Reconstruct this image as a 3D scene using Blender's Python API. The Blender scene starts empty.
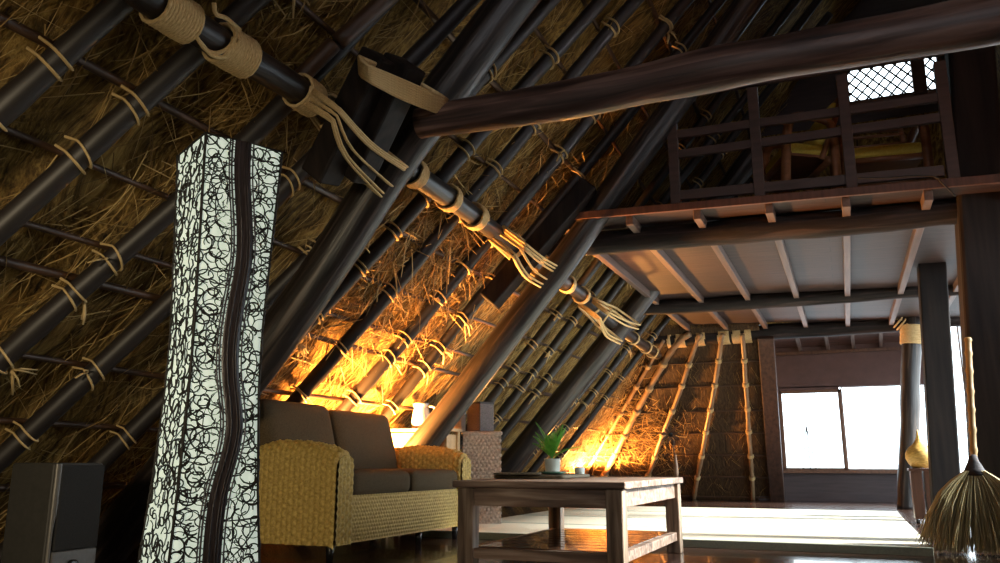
import bpy, math, random
import numpy as np
from mathutils import Vector, Matrix
random.seed(7); rng = np.random.default_rng(7)
SC = bpy.context.scene
COL = SC.collection
PI = math.pi
def V(*a): return np.array(a, float)
def nrm(v):
    v = np.asarray(v, float); return v/max(np.linalg.norm(v), 1e-12)

# ------------------------------------------------------------------ camera (pinhole measured from the photograph)
EYE = V(0, 0, .54); FPX = 816.; YAW = math.radians(22.7); PITCH = math.radians(12.6)
FW = V(-math.sin(YAW)*math.cos(PITCH), math.cos(YAW)*math.cos(PITCH), math.sin(PITCH))
RT = V(math.cos(YAW), math.sin(YAW), 0); UP = np.cross(RT, FW)
def ray(x, y): return FW + RT*(x-500)/FPX - UP*(y-281.5)/FPX
def onY(x, y, Y): d = ray(x, y); return EYE + d*Y/d[1]
def onX(x, y, X): d = ray(x, y); return EYE + d*X/d[0]
TH = math.radians(50)
RN = V(-math.sin(TH), 0, math.cos(TH)); RS = V(math.cos(TH), 0, math.sin(TH))   # roof normal (outward) and up-slope
def roof(Y, s, d): return RN*d + RS*s + V(0, Y, 0)
def onRoof(x, y, d):
    r = ray(x, y); return EYE + r*((d - RN@EYE)/(RN@r))
D_SASU, D_PUR, D_RAF, D_BAT, D_THATCH = 2.97, 3.14, 3.25, 3.325, 3.36

cam = bpy.data.cameras.new('camera'); co = bpy.data.objects.new('camera', cam); COL.objects.link(co)
cam.sensor_width = 36; cam.lens = 36*FPX/1000; cam.clip_start = .05
co.matrix_world = Matrix(((RT[0], UP[0], -FW[0], EYE[0]), (RT[1], UP[1], -FW[1], EYE[1]), (RT[2], UP[2], -FW[2], EYE[2]), (0, 0, 0, 1)))
SC.camera = co
SC.view_settings.view_transform = 'Standard'; SC.view_settings.look = 'None'
SC.view_settings.gamma = 1; SC.view_settings.exposure = 0; SC.view_settings.use_curve_mapping = False

# ------------------------------------------------------------------ materials
def newmat(name):
    m = bpy.data.materials.new(name); m.use_nodes = True
    nt = m.node_tree; return m, nt, nt.nodes['Principled BSDF']
def N(nt, t, **kw):
    n = nt.nodes.new(t)
    for k, v in kw.items(): setattr(n, k, v)
    return n
def ramp(nt, cols):
    r = N(nt, 'ShaderNodeValToRGB'); e = r.color_ramp.elements
    while len(e) < len(cols): e.new(.5)
    for i, (p, c) in enumerate(cols): e[i].position = p; e[i].color = (*c, 1)
    return r
def coords(nt, coord, scale):
    tc = N(nt, 'ShaderNodeTexCoord'); mp = N(nt, 'ShaderNodeMapping'); mp.inputs['Scale'].default_value = scale
    nt.links.new(tc.outputs[coord], mp.inputs['Vector']); return mp.outputs['Vector']
def nmat(name, cols, scale=(1, 1, 1), coord='Object', rough=.6, bump=.3, dist=.01, spec=.5, detail=6, nscale=1., distort=0., coat=0., metal=0.):
    m, nt, b = newmat(name); L = nt.links.new
    v = coords(nt, coord, scale)
    n = N(nt, 'ShaderNodeTexNoise'); n.inputs['Scale'].default_value = nscale; n.inputs['Detail'].default_value = detail
    n.inputs['Distortion'].default_value = distort; L(v, n.inputs['Vector'])
    r = ramp(nt, cols); L(n.outputs['Fac'], r.inputs['Fac']); L(r.outputs['Color'], b.inputs['Base Color'])
    b.inputs['Roughness'].default_value = rough; b.inputs['Specular IOR Level'].default_value = spec
    b.inputs['Metallic'].default_value = metal; b.inputs['Coat Weight'].default_value = coat
    if bump:
        bp = N(nt, 'ShaderNodeBump'); bp.inputs['Strength'].default_value = bump; bp.inputs['Distance'].default_value = dist
        L(n.outputs['Fac'], bp.inputs['Height']); L(bp.outputs['Normal'], b.inputs['Normal'])
    return m
M = {}
M['smoked'] = nmat('smoked_log', [(.3, (.006, .005, .005)), (.52, (.022, .017, .015)), (.72, (.085, .062, .050))], (26, 1.6, 1), 'UV', rough=.40, bump=.6, dist=.008, distort=.8)
M['bamboo_dark'] = nmat('smoked_bamboo', [(.3, (.012, .009, .008)), (.65, (.024, .019, .018)), (.9, (.06, .045, .04))], (22, 1.5, 1), 'UV', rough=.5, bump=.2, dist=.004)
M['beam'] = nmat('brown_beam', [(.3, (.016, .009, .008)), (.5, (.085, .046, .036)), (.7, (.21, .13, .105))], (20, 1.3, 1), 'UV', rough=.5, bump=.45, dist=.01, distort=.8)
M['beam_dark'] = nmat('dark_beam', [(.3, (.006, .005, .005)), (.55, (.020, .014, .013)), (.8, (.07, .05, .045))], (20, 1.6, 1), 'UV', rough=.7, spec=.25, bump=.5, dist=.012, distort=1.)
M['grey_log'] = nmat('grey_log', [(.3, (.05, .045, .045)), (.7, (.13, .115, .11))], (24, 1.5, 1), 'UV', rough=.5, bump=.35, dist=.006)
M['timber'] = nmat('dark_squared_timber', [(.3, (.008, .006, .006)), (.7, (.024, .017, .014))], (22, 22, 1.5), rough=.65, bump=.3, dist=.006, spec=.2)
M['plank'] = nmat('brown_plank', [(.3, (.035, .018, .012)), (.7, (.09, .046, .03))], (26, 26, 1.6), rough=.55, bump=.3, dist=.005)
M['batten'] = nmat('thin_bamboo', [(.3, (.03, .015, .008)), (.7, (.10, .048, .022))], (30, 4, 1), 'UV', rough=.5, bump=.2, dist=.003)
M['pole'] = nmat('pale_bamboo', [(.3, (.20, .12, .06)), (.7, (.40, .26, .14))], (14, 3, 1), 'UV', rough=.45, bump=.25, dist=.004)
M['rope'] = nmat('straw_rope', [(.3, (.50, .33, .14)), (.7, (.84, .62, .32))], (220, 60, 1), 'UV', rough=.85, bump=.8, dist=.004, spec=.2)
M['tie'] = nmat('straw_tie', [(.3, (.38, .25, .10)), (.7, (.68, .50, .24))], (160, 14, 1), 'UV', rough=.7, bump=.5, dist=.003, spec=.3)
M['red_wood'] = nmat('reddish_wood', [(.3, (.06, .024, .014)), (.7, (.12, .05, .03))], (30, 30, 3), rough=.45, bump=.15, dist=.003)
M['rail_wood'] = nmat('rail_wood', [(.3, (.05, .028, .022)), (.7, (.085, .048, .038))], (3, 30, 30), rough=.5, bump=.15, dist=.003)
M['joist'] = nmat('joist_wood', [(.3, (.09, .058, .046)), (.7, (.16, .105, .085))], (30, 2, 30), rough=.55, bump=.2, dist=.003)
M['light_wood'] = nmat('light_wood', [(.3, (.42, .26, .12)), (.7, (.56, .37, .19))], (2, 24, 24), rough=.5, bump=.1, dist=.002)
M['table'] = nmat('weathered_teak', [(.3, (.07, .045, .032)), (.5, (.27, .175, .125)), (.7, (.50, .37, .28))], (2.4, 34, 34), rough=.5, bump=.5, dist=.004, distort=.4)
M['table_leg'] = nmat('weathered_teak_upright', [(.3, (.08, .055, .036)), (.5, (.28, .19, .125)), (.7, (.52, .40, .29))], (34, 34, 2.4), rough=.55, bump=.5, dist=.004, distort=.4)
M['chair_wood'] = nmat('chair_wood', [(.3, (.17, .065, .025)), (.7, (.27, .11, .045))], (6, 30, 30), rough=.4, bump=.1, dist=.002)
M['yellow'] = nmat('yellow_cloth', [(.3, (.62, .46, .06)), (.7, (.74, .58, .10))], (60, 60, 60), rough=.8, bump=.2, dist=.002)
M['fabric'] = nmat('brown_canvas', [(.3, (.060, .042, .022)), (.7, (.11, .080, .045))], (190, 190, 190), rough=.9, bump=.5, dist=.002, spec=.15, detail=3)
M['seagrass'] = nmat('seagrass', [(.3, (.31, .205, .05)), (.7, (.60, .43, .125))], (70, 70, 70), rough=.6, bump=.5, dist=.003, spec=.3)
M['rattan_grey'] = nmat('grey_rattan', [(.3, (.22, .17, .135)), (.7, (.44, .355, .29))], (60, 60, 60), rough=.6, bump=.4, dist=.003, spec=.3)
M['black_metal'] = nmat('black_leg', [(.3, (.006, .006, .006)), (.7, (.012, .012, .012))], (9, 9, 9), rough=.25, bump=0)
M['speaker_case'] = nmat('speaker_case', [(.3, (.030, .029, .026)), (.7, (.040, .038, .034))], (40, 40, 40), rough=.5, bump=.05, dist=.001)
M['speaker_trim'] = nmat('speaker_trim', [(.3, (.11, .105, .095)), (.7, (.14, .13, .12))], (60, 60, 60), rough=.4, bump=0, metal=.3)
M['speaker_mesh'] = nmat('speaker_cloth', [(.3, (.008, .008, .009)), (.7, (.02, .02, .02))], (300, 300, 300), rough=.9, bump=.4, dist=.001, detail=2)
M['ceramic'] = nmat('white_ceramic', [(.3, (.62, .58, .50)), (.7, (.72, .68, .60))], (5, 5, 5), rough=.25, bump=0)
M['pot'] = nmat('pale_pot', [(.3, (.52, .58, .54)), (.7, (.62, .68, .64))], (14, 14, 14), rough=.45, bump=.05, dist=.002)
M['leaf'] = nmat('fern_green', [(.3, (.06, .34, .02)), (.7, (.22, .66, .06))], (30, 30, 30), rough=.45, bump=.1, dist=.002)
M['paper_dark'] = nmat('dark_woven_mat', [(.3, (.03, .03, .018)), (.7, (.13, .10, .06))], (14, 160, 14), rough=.75, bump=.5, dist=.003)
M['glass_green'] = nmat('green_dish', [(.3, (.05, .12, .09)), (.7, (.09, .19, .14))], (8, 8, 8), rough=.15, bump=0)
M['black_box'] = nmat('black_cloth_box', [(.3, (.02, .018, .018)), (.7, (.05, .045, .045))], (120, 120, 120), rough=.8, bump=.5, dist=.002)
M['purple_box'] = nmat('brown_woven_box', [(.3, (.06, .048, .045)), (.7, (.15, .12, .115))], (140, 30, 140), rough=.8, bump=.5, dist=.002)
M['tin'] = nmat('beige_tin', [(.3, (.30, .25, .18)), (.7, (.38, .32, .24))], (9, 9, 60), rough=.5, bump=.2, dist=.001)
M['pale_blue'] = nmat('pale_blue_lid', [(.3, (.45, .58, .62)), (.7, (.55, .68, .72))], (9, 9, 9), rough=.4, bump=0)
M['gold_wicker'] = nmat('gold_wicker', [(.3, (.38, .20, .035)), (.7, (.74, .46, .12))], (30, 30, 120), rough=.5, bump=.7, dist=.006)
M['bristle'] = nmat('dry_grass_bristle', [(.3, (.30, .25, .13)), (.7, (.55, .47, .27))], (60, 2, 1), 'UV', rough=.8, bump=.1, dist=.002, spec=.2)
M['binding'] = nmat('dark_binding', [(.3, (.012, .01, .014)), (.7, (.03, .024, .03))], (60, 60, 200), rough=.7, bump=.5, dist=.003)
M['bamboo_handle'] = nmat('brown_bamboo_handle', [(.3, (.16, .10, .035)), (.7, (.28, .18, .07))], (20, 3, 1), 'UV', rough=.4, bump=.1, dist=.002)
M['maroon'] = nmat('maroon_plaster', [(.3, (.085, .042, .036)), (.7, (.115, .058, .05))], (7, 7, 7), rough=.75, bump=.1, dist=.003)
M['skirt_dark'] = nmat('dark_lower_wall', [(.3, (.045, .032, .034)), (.7, (.07, .05, .05))], (3, 30, 30), rough=.5, bump=.1, dist=.003)
M['window_wood'] = nmat('window_frame_wood', [(.3, (.10, .045, .025)), (.7, (.17, .08, .045))], (30, 30, 30), rough=.5, bump=.1, dist=.002)
M['plaster'] = nmat('white_plaster', [(.3, (.50, .50, .52)), (.7, (.66, .66, .68))], (90, 90, 90), rough=.9, bump=.5, dist=.004)
M['web'] = nmat('dark_vine', [(.3, (.010, .009, .008)), (.7, (.022, .018, .016))], (40, 40, 40), rough=.7, bump=0)
M['band'] = nmat('dark_fibre_band', [(.3, (.016, .012, .014)), (.7, (.07, .055, .06))], (260, 260, 3), rough=.32, bump=.5, dist=.002)
M['dead_flower'] = nmat('dried_flower', [(.3, (.10, .06, .035)), (.7, (.24, .16, .10))], (30, 30, 30), rough=.7, bump=.2, dist=.002)

def thatch_mat(name, c, coord='UV', along=(16, 1.6, 1), bump=1., rough=.8):
    m, nt, b = newmat(name); L = nt.links.new
    v = coords(nt, coord, along)
    w = N(nt, 'ShaderNodeTexNoise'); w.inputs['Scale'].default_value = .9; w.inputs['Detail'].default_value = 2
    L(coords(nt, coord, (1.3, 1.3, 1)), w.inputs['Vector'])
    mx = N(nt, 'ShaderNodeMixRGB'); mx.blend_type = 'ADD'; mx.inputs['Fac'].default_value = 1
    sc = N(nt, 'ShaderNodeVectorMath', operation='SCALE'); sc.inputs['Scale'].default_value = 9.
    L(w.outputs['Color'], sc.inputs[0])
    ad = N(nt, 'ShaderNodeVectorMath', operation='ADD'); L(v, ad.inputs[0]); L(sc.outputs[0], ad.inputs[1])
    n = N(nt, 'ShaderNodeTexNoise'); n.inputs['Scale'].default_value = 2.2; n.inputs['Detail'].default_value = 8; n.inputs['Roughness'].default_value = .65
    L(ad.outputs[0], n.inputs['Vector'])
    r = ramp(nt, c); L(n.outputs['Fac'], r.inputs['Fac']); L(r.outputs['Color'], b.inputs['Base Color'])
    b.inputs['Roughness'].default_value = rough; b.inputs['Specular IOR Level'].default_value = .25
    bp = N(nt, 'ShaderNodeBump'); bp.inputs['Strength'].default_value = bump; bp.inputs['Distance'].default_value = .03
    L(n.outputs['Fac'], bp.inputs['Height']); L(bp.outputs['Normal'], b.inputs['Normal'])
    return m
M['thatch'] = thatch_mat('thatch', [(.32, (.028, .015, .004)), (.48, (.19, .108, .026)), (.64, (.46, .29, .08))])
M['reed'] = thatch_mat('reed_wall', [(.3, (.025, .014, .007)), (.5, (.075, .043, .020)), (.7, (.14, .085, .040))], along=(30, 2, 1), bump=.8)
def straw_mat(name, cols):
    m, nt, b = newmat(name); L = nt.links.new
    g = N(nt, 'ShaderNodeNewGeometry'); r = ramp(nt, cols); L(g.outputs['Random Per Island'], r.inputs['Fac'])
    L(r.outputs['Color'], b.inputs['Base Color']); b.inputs['Roughness'].default_value = .6; b.inputs['Specular IOR Level'].default_value = .3
    return m
M['straw'] = straw_mat('straw', [(.0, (.10, .055, .015)), (.45, (.32, .19, .055)), (1., (.60, .42, .16))])

def boards_mat(name, c1, c2, groove, bw, rh, coord='Object', rough=.3, grain=(3, 40, 40), rot=0, bump=.4, coat=0.):
    m, nt, b = newmat(name); L = nt.links.new
    tc = N(nt, 'ShaderNodeTexCoord'); mp = N(nt, 'ShaderNodeMapping'); mp.inputs['Rotation'].default_value = (0, 0, rot)
    L(tc.outputs[coord], mp.inputs['Vector'])
    br = N(nt, 'ShaderNodeTexBrick'); br.inputs['Color1'].default_value = (*c1, 1); br.inputs['Color2'].default_value = (*c2, 1); br.inputs['Mortar'].default_value = (*groove, 1)
    br.inputs['Scale'].default_value = 1; br.inputs['Brick Width'].default_value = bw; br.inputs['Row Height'].default_value = rh; br.inputs['Mortar Size'].default_value = .003
    L(mp.outputs['Vector'], br.inputs['Vector'])
    m2 = N(nt, 'ShaderNodeMapping'); m2.inputs['Scale'].default_value = grain; L(mp.outputs['Vector'], m2.inputs['Vector'])
    n = N(nt, 'ShaderNodeTexNoise'); n.inputs['Scale'].default_value = 1; n.inputs['Detail'].default_value = 6; L(m2.outputs['Vector'], n.inputs['Vector'])
    r = ramp(nt, [(.3, (.55, .55, .55)), (.7, (1.3, 1.3, 1.3))]); L(n.outputs['Fac'], r.inputs['Fac'])
    mu = N(nt, 'ShaderNodeMixRGB'); mu.blend_type = 'MULTIPLY'; mu.inputs['Fac'].default_value = 1
    L(br.outputs['Color'], mu.inputs[1]); L(r.outputs['Color'], mu.inputs[2]); L(mu.outputs[0], b.inputs['Base Color'])
    b.inputs['Roughness'].default_value = rough; b.inputs['Coat Weight'].default_value = coat
    bp = N(nt, 'ShaderNodeBump'); bp.inputs['Strength'].default_value = bump; bp.inputs['Distance'].default_value = .004
    L(n.outputs['Fac'], bp.inputs['Height']); L(bp.outputs['Normal'], b.inputs['Normal'])
    return m
M['floor'] = boards_mat('dark_floor', (.055, .027, .018), (.04, .019, .013), (.006, .004, .003), 2.4, .16, rough=.22, bump=.12, coat=.3)
M['deck'] = boards_mat('loft_boards', (.044, .023, .019), (.028, .014, .012), (.006, .004, .003), 2.6, .19, rough=.6)
M['eave'] = boards_mat('eave_boards', (.12, .06, .045), (.10, .05, .04), (.02, .012, .01), 2.6, .16, rough=.6)

def tatami_mat():
    m, nt, b = newmat('tatami_rush'); L = nt.links.new
    w = N(nt, 'ShaderNodeTexWave'); w.inputs['Scale'].default_value = 40; w.inputs['Distortion'].default_value = .5; w.bands_direction = 'Y'
    L(coords(nt, 'Object', (1, 1, 1)), w.inputs['Vector'])
    r = ramp(nt, [(.0, (.55, .50, .38)), (1., (.68, .63, .50))]); L(w.outputs['Color'], r.inputs['Fac']); L(r.outputs['Color'], b.inputs['Base Color'])
    b.inputs['Roughness'].default_value = .55
    bp = N(nt, 'ShaderNodeBump'); bp.inputs['Strength'].default_value = .3; bp.inputs['Distance'].default_value = .002
    L(w.outputs['Fac'], bp.inputs['Height']); L(bp.outputs['Normal'], b.inputs['Normal'])
    return m
M['tatami'] = tatami_mat()
M['tatami_border'] = nmat('tatami_cloth_border', [(.3, (.15, .17, .13)), (.7, (.25, .27, .21))], (200, 200, 200), rough=.8, bump=.2, dist=.001)
def paper_mat():
    m, nt, b = newmat('lit_lamp_paper'); L = nt.links.new
    n = N(nt, 'ShaderNodeTexNoise'); n.inputs['Scale'].default_value = 1; n.inputs['Detail'].default_value = 5; L(coords(nt, 'Object', (60, 60, 5)), n.inputs['Vector'])
    r = ramp(nt, [(.3, (.60, .72, .60)), (.7, (.80, .90, .78))]); L(n.outputs['Fac'], r.inputs['Fac'])
    L(r.outputs['Color'], b.inputs['Base Color']); L(r.outputs['Color'], b.inputs['Emission Color']); b.inputs['Emission Strength'].default_value = .62
    b.inputs['Roughness'].default_value = .8
    return m
M['paper'] = paper_mat()
def glass_mat():
    m = bpy.data.materials.new('window_glass'); m.use_nodes = True; nt = m.node_tree; nt.nodes.clear()
    o = N(nt, 'ShaderNodeOutputMaterial'); t = N(nt, 'ShaderNodeBsdfTransparent'); g = N(nt, 'ShaderNodeBsdfGlossy'); g.inputs['Roughness'].default_value = .03
    t.inputs['Color'].default_value = (.97, .99, .98, 1)
    mx = N(nt, 'ShaderNodeMixShader'); mx.inputs['Fac'].default_value = .06
    nt.links.new(t.outputs[0], mx.inputs[1]); nt.links.new(g.outputs[0], mx.inputs[2]); nt.links.new(mx.outputs[0], o.inputs['Surface'])
    return m
M['glass'] = glass_mat()

# ------------------------------------------------------------------ mesh builder
class MB:
    def __init__(s): s.v = []; s.f = []; s.uv = []; s.n = 0
    def add(s, vs, fs, uvs=None):
        b = s.n; vs = [tuple(map(float, p)) for p in vs]; s.v += vs; s.n += len(vs)
        for i, f in enumerate(fs):
            s.f.append([b+k for k in f]); s.uv.append(uvs[i] if uvs else [(0, 0)]*len(f))
        return s
    def box(s, c, size, rot=None):
        c = np.asarray(c, float); h = np.asarray(size, float)/2
        P = [V(x, y, z)*h for x in (-1, 1) for y in (-1, 1) for z in (-1, 1)]
        if rot is not None: P = [rot@p for p in P]
        return s.add([c+p for p in P], [(0, 1, 3, 2), (4, 6, 7, 5), (0, 4, 5, 1), (2, 3, 7, 6), (0, 2, 6, 4), (1, 5, 7, 3)])
    def bar(s, a, b, w, t, up=(0, 0, 1)):                     # squared bar from a to b
        a = np.asarray(a, float); b = np.asarray(b, float); d = nrm(b-a); x = nrm(np.cross(d, up)); y = np.cross(x, d)
        P = [e + x*i*w/2 + y*j*t/2 for e in (a, b) for i, j in ((-1, -1), (1, -1), (1, 1), (-1, 1))]
        return s.add(P, [(3, 2, 1, 0), (4, 5, 6, 7), (0, 1, 5, 4), (1, 2, 6, 5), (2, 3, 7, 6), (3, 0, 4, 7)])
    def tube(s, pts, r, n=10, cap=True, flat=1., closed=False):
        pts = np.asarray(pts, float); m = len(pts); r = np.broadcast_to(np.asarray(r, float), (m,))
        T = np.gradient(pts, axis=0) if not closed else np.roll(pts, -1, 0)-np.roll(pts, 1, 0)
        T = T/np.maximum(np.linalg.norm(T, axis=1), 1e-9)[:, None]
        a = nrm(np.cross(T[0], V(0, 0, 1) if abs(T[0][2]) < .9 else V(1, 0, 0)))
        L = np.concatenate([[0], np.cumsum(np.linalg.norm(np.diff(pts, axis=0), axis=1))])
        ang = np.arange(n)*2*PI/n; vs = []
        for i in range(m):
            a = nrm(a - T[i]*(a@T[i])); b = np.cross(T[i], a)
            for t in ang: vs.append(pts[i] + r[i]*(math.cos(t)*a + flat*math.sin(t)*b))
        fs = []; uv = []; rm = float(r.mean()); cu = 2*PI*rm/n
        for i in range(m if closed else m-1):
            j = (i+1) % m; l2 = L[i+1] if i+1 < m else L[-1]+.01
            for k in range(n):
                q = (k+1) % n; fs.append((i*n+k, i*n+q, j*n+q, j*n+k))
                uv.append([(k*cu, L[i]), ((k+1)*cu, L[i]), ((k+1)*cu, l2), (k*cu, l2)])
        if cap and not closed:
            fs.append(tuple(range(n-1, -1, -1))); uv.append([(.3*math.cos(t)*rm, .02*math.sin(t)) for t in ang])
            fs.append(tuple((m-1)*n+k for k in range(n))); uv.append([(.3*math.cos(t)*rm, .02*math.sin(t)) for t in ang])
        return s.add(vs, fs, uv)
    def lathe(s, prof, c=(0, 0, 0), n=28, sx=1., sy=1.):
        m = len(prof); vs = [(c[0]+r*sx*math.cos(2*PI*k/n), c[1]+r*sy*math.sin(2*PI*k/n), c[2]+z) for r, z in prof for k in range(n)]
        fs = [(i*n+k, i*n+(k+1) % n, (i+1)*n+(k+1) % n, (i+1)*n+k) for i in range(m-1) for k in range(n)]
        fs += [tuple(range(n-1, -1, -1)), tuple((m-1)*n+k for k in range(n))]
        return s.add(vs, fs)
    def grid(s, P, uvf=None, wrap=False, flip=False):          # P[i][j] points
        P = np.asarray(P, float); a, b = P.shape[:2]; fs = []; uv = []
        for i in range(a-1):
            for j in range(b if wrap else b-1):
                q = (j+1) % b; f = (i*b+j, i*b+q, (i+1)*b+q, (i+1)*b+j)
                g = [(i, j), (i, j+1), (i+1, j+1), (i+1, j)]
                if flip: f = f[::-1]; g = g[::-1]
                fs.append(f); uv.append([uvf(*x) if uvf else (x[1]/b, x[0]/a) for x in g])
        return s.add(P.reshape(-1, 3), fs, uv)
    def soft(s, c, size, r, rot=None, n=10, puff=0.):           # cushion-like rounded box
        c = np.asarray(c, float); h = np.asarray(size, float)/2
        for ax in range(3):
            for sg in (-1, 1):
                u, w = (ax+1) % 3, (ax+2) % 3; G = np.zeros((n+1, n+1, 3))
                for i in range(n+1):
                    for j in range(n+1):
                        p = np.zeros(3); p[ax] = sg*h[ax]
                        a = math.sin((i/n-.5)*PI)*h[u]; b = math.sin((j/n-.5)*PI)*h[w]; p[u] = a; p[w] = b
                        q = np.clip(p, -(h-r), h-r); d = p-q; l = np.linalg.norm(d)
                        if l > 1e-9: p = q + d/l*r
                        k = int(np.argmin(h)); oth = [x for x in range(3) if x != k]
                        p[k] *= 1 + puff*max(0, 1-(p[oth[0]]/h[oth[0]])**2)*max(0, 1-(p[oth[1]]/h[oth[1]])**2)
                        G[i, j] = (rot@p if rot is not None else p) + c
                s.grid(G, flip=(sg < 0))
        return s
    def build(s, name, mat, parent=None, smooth=True, bevel=0, weld=False):
        me = bpy.data.meshes.new(name); me.from_pydata(s.v, [], s.f); me.materials.append(mat if not isinstance(mat, str) else M[mat])
        ul = me.uv_layers.new(name='UVMap'); flat = [c for f in s.uv for p in f for c in p]; ul.data.foreach_set('uv', flat)
        o = bpy.data.objects.new(name, me); COL.objects.link(o)
        if smooth: me.polygons.foreach_set('use_smooth', [True]*len(me.polygons))
        me.update()
        if weld:
            w = o.modifiers.new('weld', 'WELD'); w.merge_threshold = 1e-4
        if bevel:
            b = o.modifiers.new('bevel', 'BEVEL'); b.width = bevel; b.segments = 2; b.limit_method = 'ANGLE'
        if parent is not None:
            o.parent = parent; o.matrix_parent_inverse = Matrix.Translation(-Vector(parent.location)) if parent.rotation_euler.z == 0 else parent.matrix_basis.inverted()
        return o
def tag(o, label, cat, group=None, kind=None):
    o['label'] = label; o['category'] = cat
    if group: o['group'] = group
    if kind: o['kind'] = kind
    return o
def thing(name, label, cat, loc=(0, 0, 0), group=None):
    o = bpy.data.objects.new(name, None); COL.objects.link(o); o.location = loc; o.empty_display_size = .05
    return tag(o, label, cat, group)
def struct(mb, name, mat, label=None, smooth=False, **k):
    o = mb.build(name, mat, smooth=smooth, **k); o['kind'] = 'structure'
    if label: o['label'] = label
    return o
def interp(tab, n, wob=0., seed=0):
    """n points through control points (Catmull-Rom), with a slight natural wobble"""
    tab = np.asarray(tab, float); m = len(tab)
    L = np.concatenate([[0], np.cumsum(np.linalg.norm(np.diff(tab, axis=0), axis=1))]); out = []
    for l in np.linspace(0, L[-1], n):
        i = min(max(int(np.searchsorted(L, l, 'right'))-1, 0), m-2); t = (l-L[i])/(L[i+1]-L[i])
        p0, p1, p2, p3 = tab[max(i-1, 0)], tab[i], tab[i+1], tab[min(i+2, m-1)]
        out.append(.5*(2*p1 + (p2-p0)*t + (2*p0-5*p1+4*p2-p3)*t*t + (3*p1-p0-3*p2+p3)*t**3))
    out = np.array(out)
    if wob:
        r = np.random.default_rng(seed); t = np.linspace(0, 1, n)
        for ax in range(3): out[:, ax] += wob*sum(math.pow(.6, k)*np.sin(2*PI*(k+1)*1.3*t + r.uniform(0, 6)) for k in range(3))*.5
    return out
def logr(n, r, seed, amp=.05, taper=0.):
    g = np.random.default_rng(seed); t = np.linspace(0, 1, n)
    return r*(1 + amp*sum(np.sin(2*PI*(2.3*k+1.7)*t + g.uniform(0, 6))*.6 for k in range(3)) - taper*(t-.5))
def helix(mb, a, b, R, turns, r, n=6, seg=14, flat=1., jit=0., seed=0):
    a = np.asarray(a, float); b = np.asarray(b, float); d = nrm(b-a); x = nrm(np.cross(d, V(0, 0, 1) if abs(d[2]) < .9 else V(1, 0, 0))); y = np.cross(d, x)
    g = np.random.default_rng(seed); k = int(turns*seg)+1; pts = []
    for i in range(k):
        t = i/(k-1); an = 2*PI*turns*t; pts.append(a+(b-a)*t + (x*math.cos(an)+y*math.sin(an))*(R+jit*g.standard_normal()*.3))
    return mb.tube(pts, r, n, flat=flat)

# ------------------------------------------------------------------ the setting
RIDGE_X = 1.3; Y0, Y1 = -3.2, 13.7
S_FLOOR = (0 - RN[2]*D_THATCH)/RS[2]
S_TOP = (RIDGE_X - RN[0]*D_THATCH)/RS[0]
def plane_grid(f, us, vs): return np.array([[f(u, v) for v in vs] for u in us])
def roof_patch(name, mirror, s0, label):
    us = np.linspace(s0, S_TOP, 40); vs = np.linspace(Y0, Y1, 90); g = np.random.default_rng(3)
    ph = g.uniform(0, 6, 12)
    def f(s, y):
        b = .016*(math.sin(3.1*y+2*s+ph[0])+math.sin(7.3*s-2.2*y+ph[1])+.7*math.sin(11*y+6*s+ph[2]))
        p = roof(y, s, D_THATCH+.02+b)
        if mirror: t = (s-s0)/(S_TOP-s0); p = V(2.05+(RIDGE_X-2.05)*t-b, y, 2.60+(roof(0, S_TOP, D_THATCH)[2]-2.60)*t)
        return p
    mb = MB().grid(plane_grid(f, us, vs), uvf=lambda i, j: (vs[min(j, 89)], us[min(i, 39)]), flip=not mirror)
    keep = []                                            # the slope stops where the hip end and the gable close it
    for k, fc in enumerate(mb.f):
        c = np.mean([mb.v[i] for i in fc], axis=0)
        if not (c[1] > 10.0 and c[2] > 3.6 and (c[1]-13.8)*math.sin(TH)+c[2]*math.cos(TH) > 0): keep.append(k)
    mb.f = [mb.f[k] for k in keep]; mb.uv = [mb.uv[k] for k in keep]
    return struct(mb, name, 'thatch', label, smooth=True)
roof_patch('ceiling_left', False, S_FLOOR-.1, 'thatched roof slope behind the sofa')
roof_patch('ceiling_right', True, S_FLOOR+3.5, 'dark thatched roof slope on the far side of the ridge')
struct(MB().box((1., 5.2, -.1), (12, 17.4, .2)), 'floor', 'floor', 'dark polished board floor')

# hip end: leaning reed wall, foot at Y=13.45, inclined 50 degrees
HY = 13.45; HN = V(0, math.sin(TH), math.cos(TH)); HSl = V(0, -math.cos(TH), math.sin(TH))
def hip(X, q, off=0.): return V(X, HY, 0) + HSl*q + HN*off             # q runs up the slope
def onHip(x, y, off=0.):
    r = ray(x, y); P0 = hip(0, 0, off); return EYE + r*(((P0-EYE)@HN)/(HN@r))
def hip_patch(name, X0f, X1f, q0, q1, mat, label):
    qs = np.linspace(q0, q1, 24); us = np.linspace(0, 1, 40)
    P = plane_grid(lambda q, u: hip(X0f(q)+(X1f(q)-X0f(q))*u, q, .0), qs, us)
    return struct(MB().grid(P, uvf=lambda i, j: (P[min(i, 23)][min(j, 39)][0], qs[min(i, 23)])), name, mat, label, smooth=True)
xl = lambda q: (RN[2]*D_THATCH*0 + (HSl*q)[2]*RN[2]-D_THATCH)/(-RN[0]) - .3
hip_patch('wall_back', xl, lambda q: -.98, 0, 3.2, 'reed', 'leaning reed end wall with fanned bamboo poles')
hip_patch('wall_back_upper', xl, lambda q: 2.15, 3.12, 5.75, 'thatch', 'dark thatched hip end above the loft')
GY = 9.8; GZ = 4.38                                                      # gable over the hip
wp = [onY(848, 104, GY), onY(938, 56, GY)]; wx0, wx1, wz0, wz1 = wp[0][0], wp[1][0], wp[0][2]-.02, wp[1][2]+.03
gl = lambda z: (RN[2]*z-D_THATCH)/(-RN[0]) - .3
g = MB()
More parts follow.
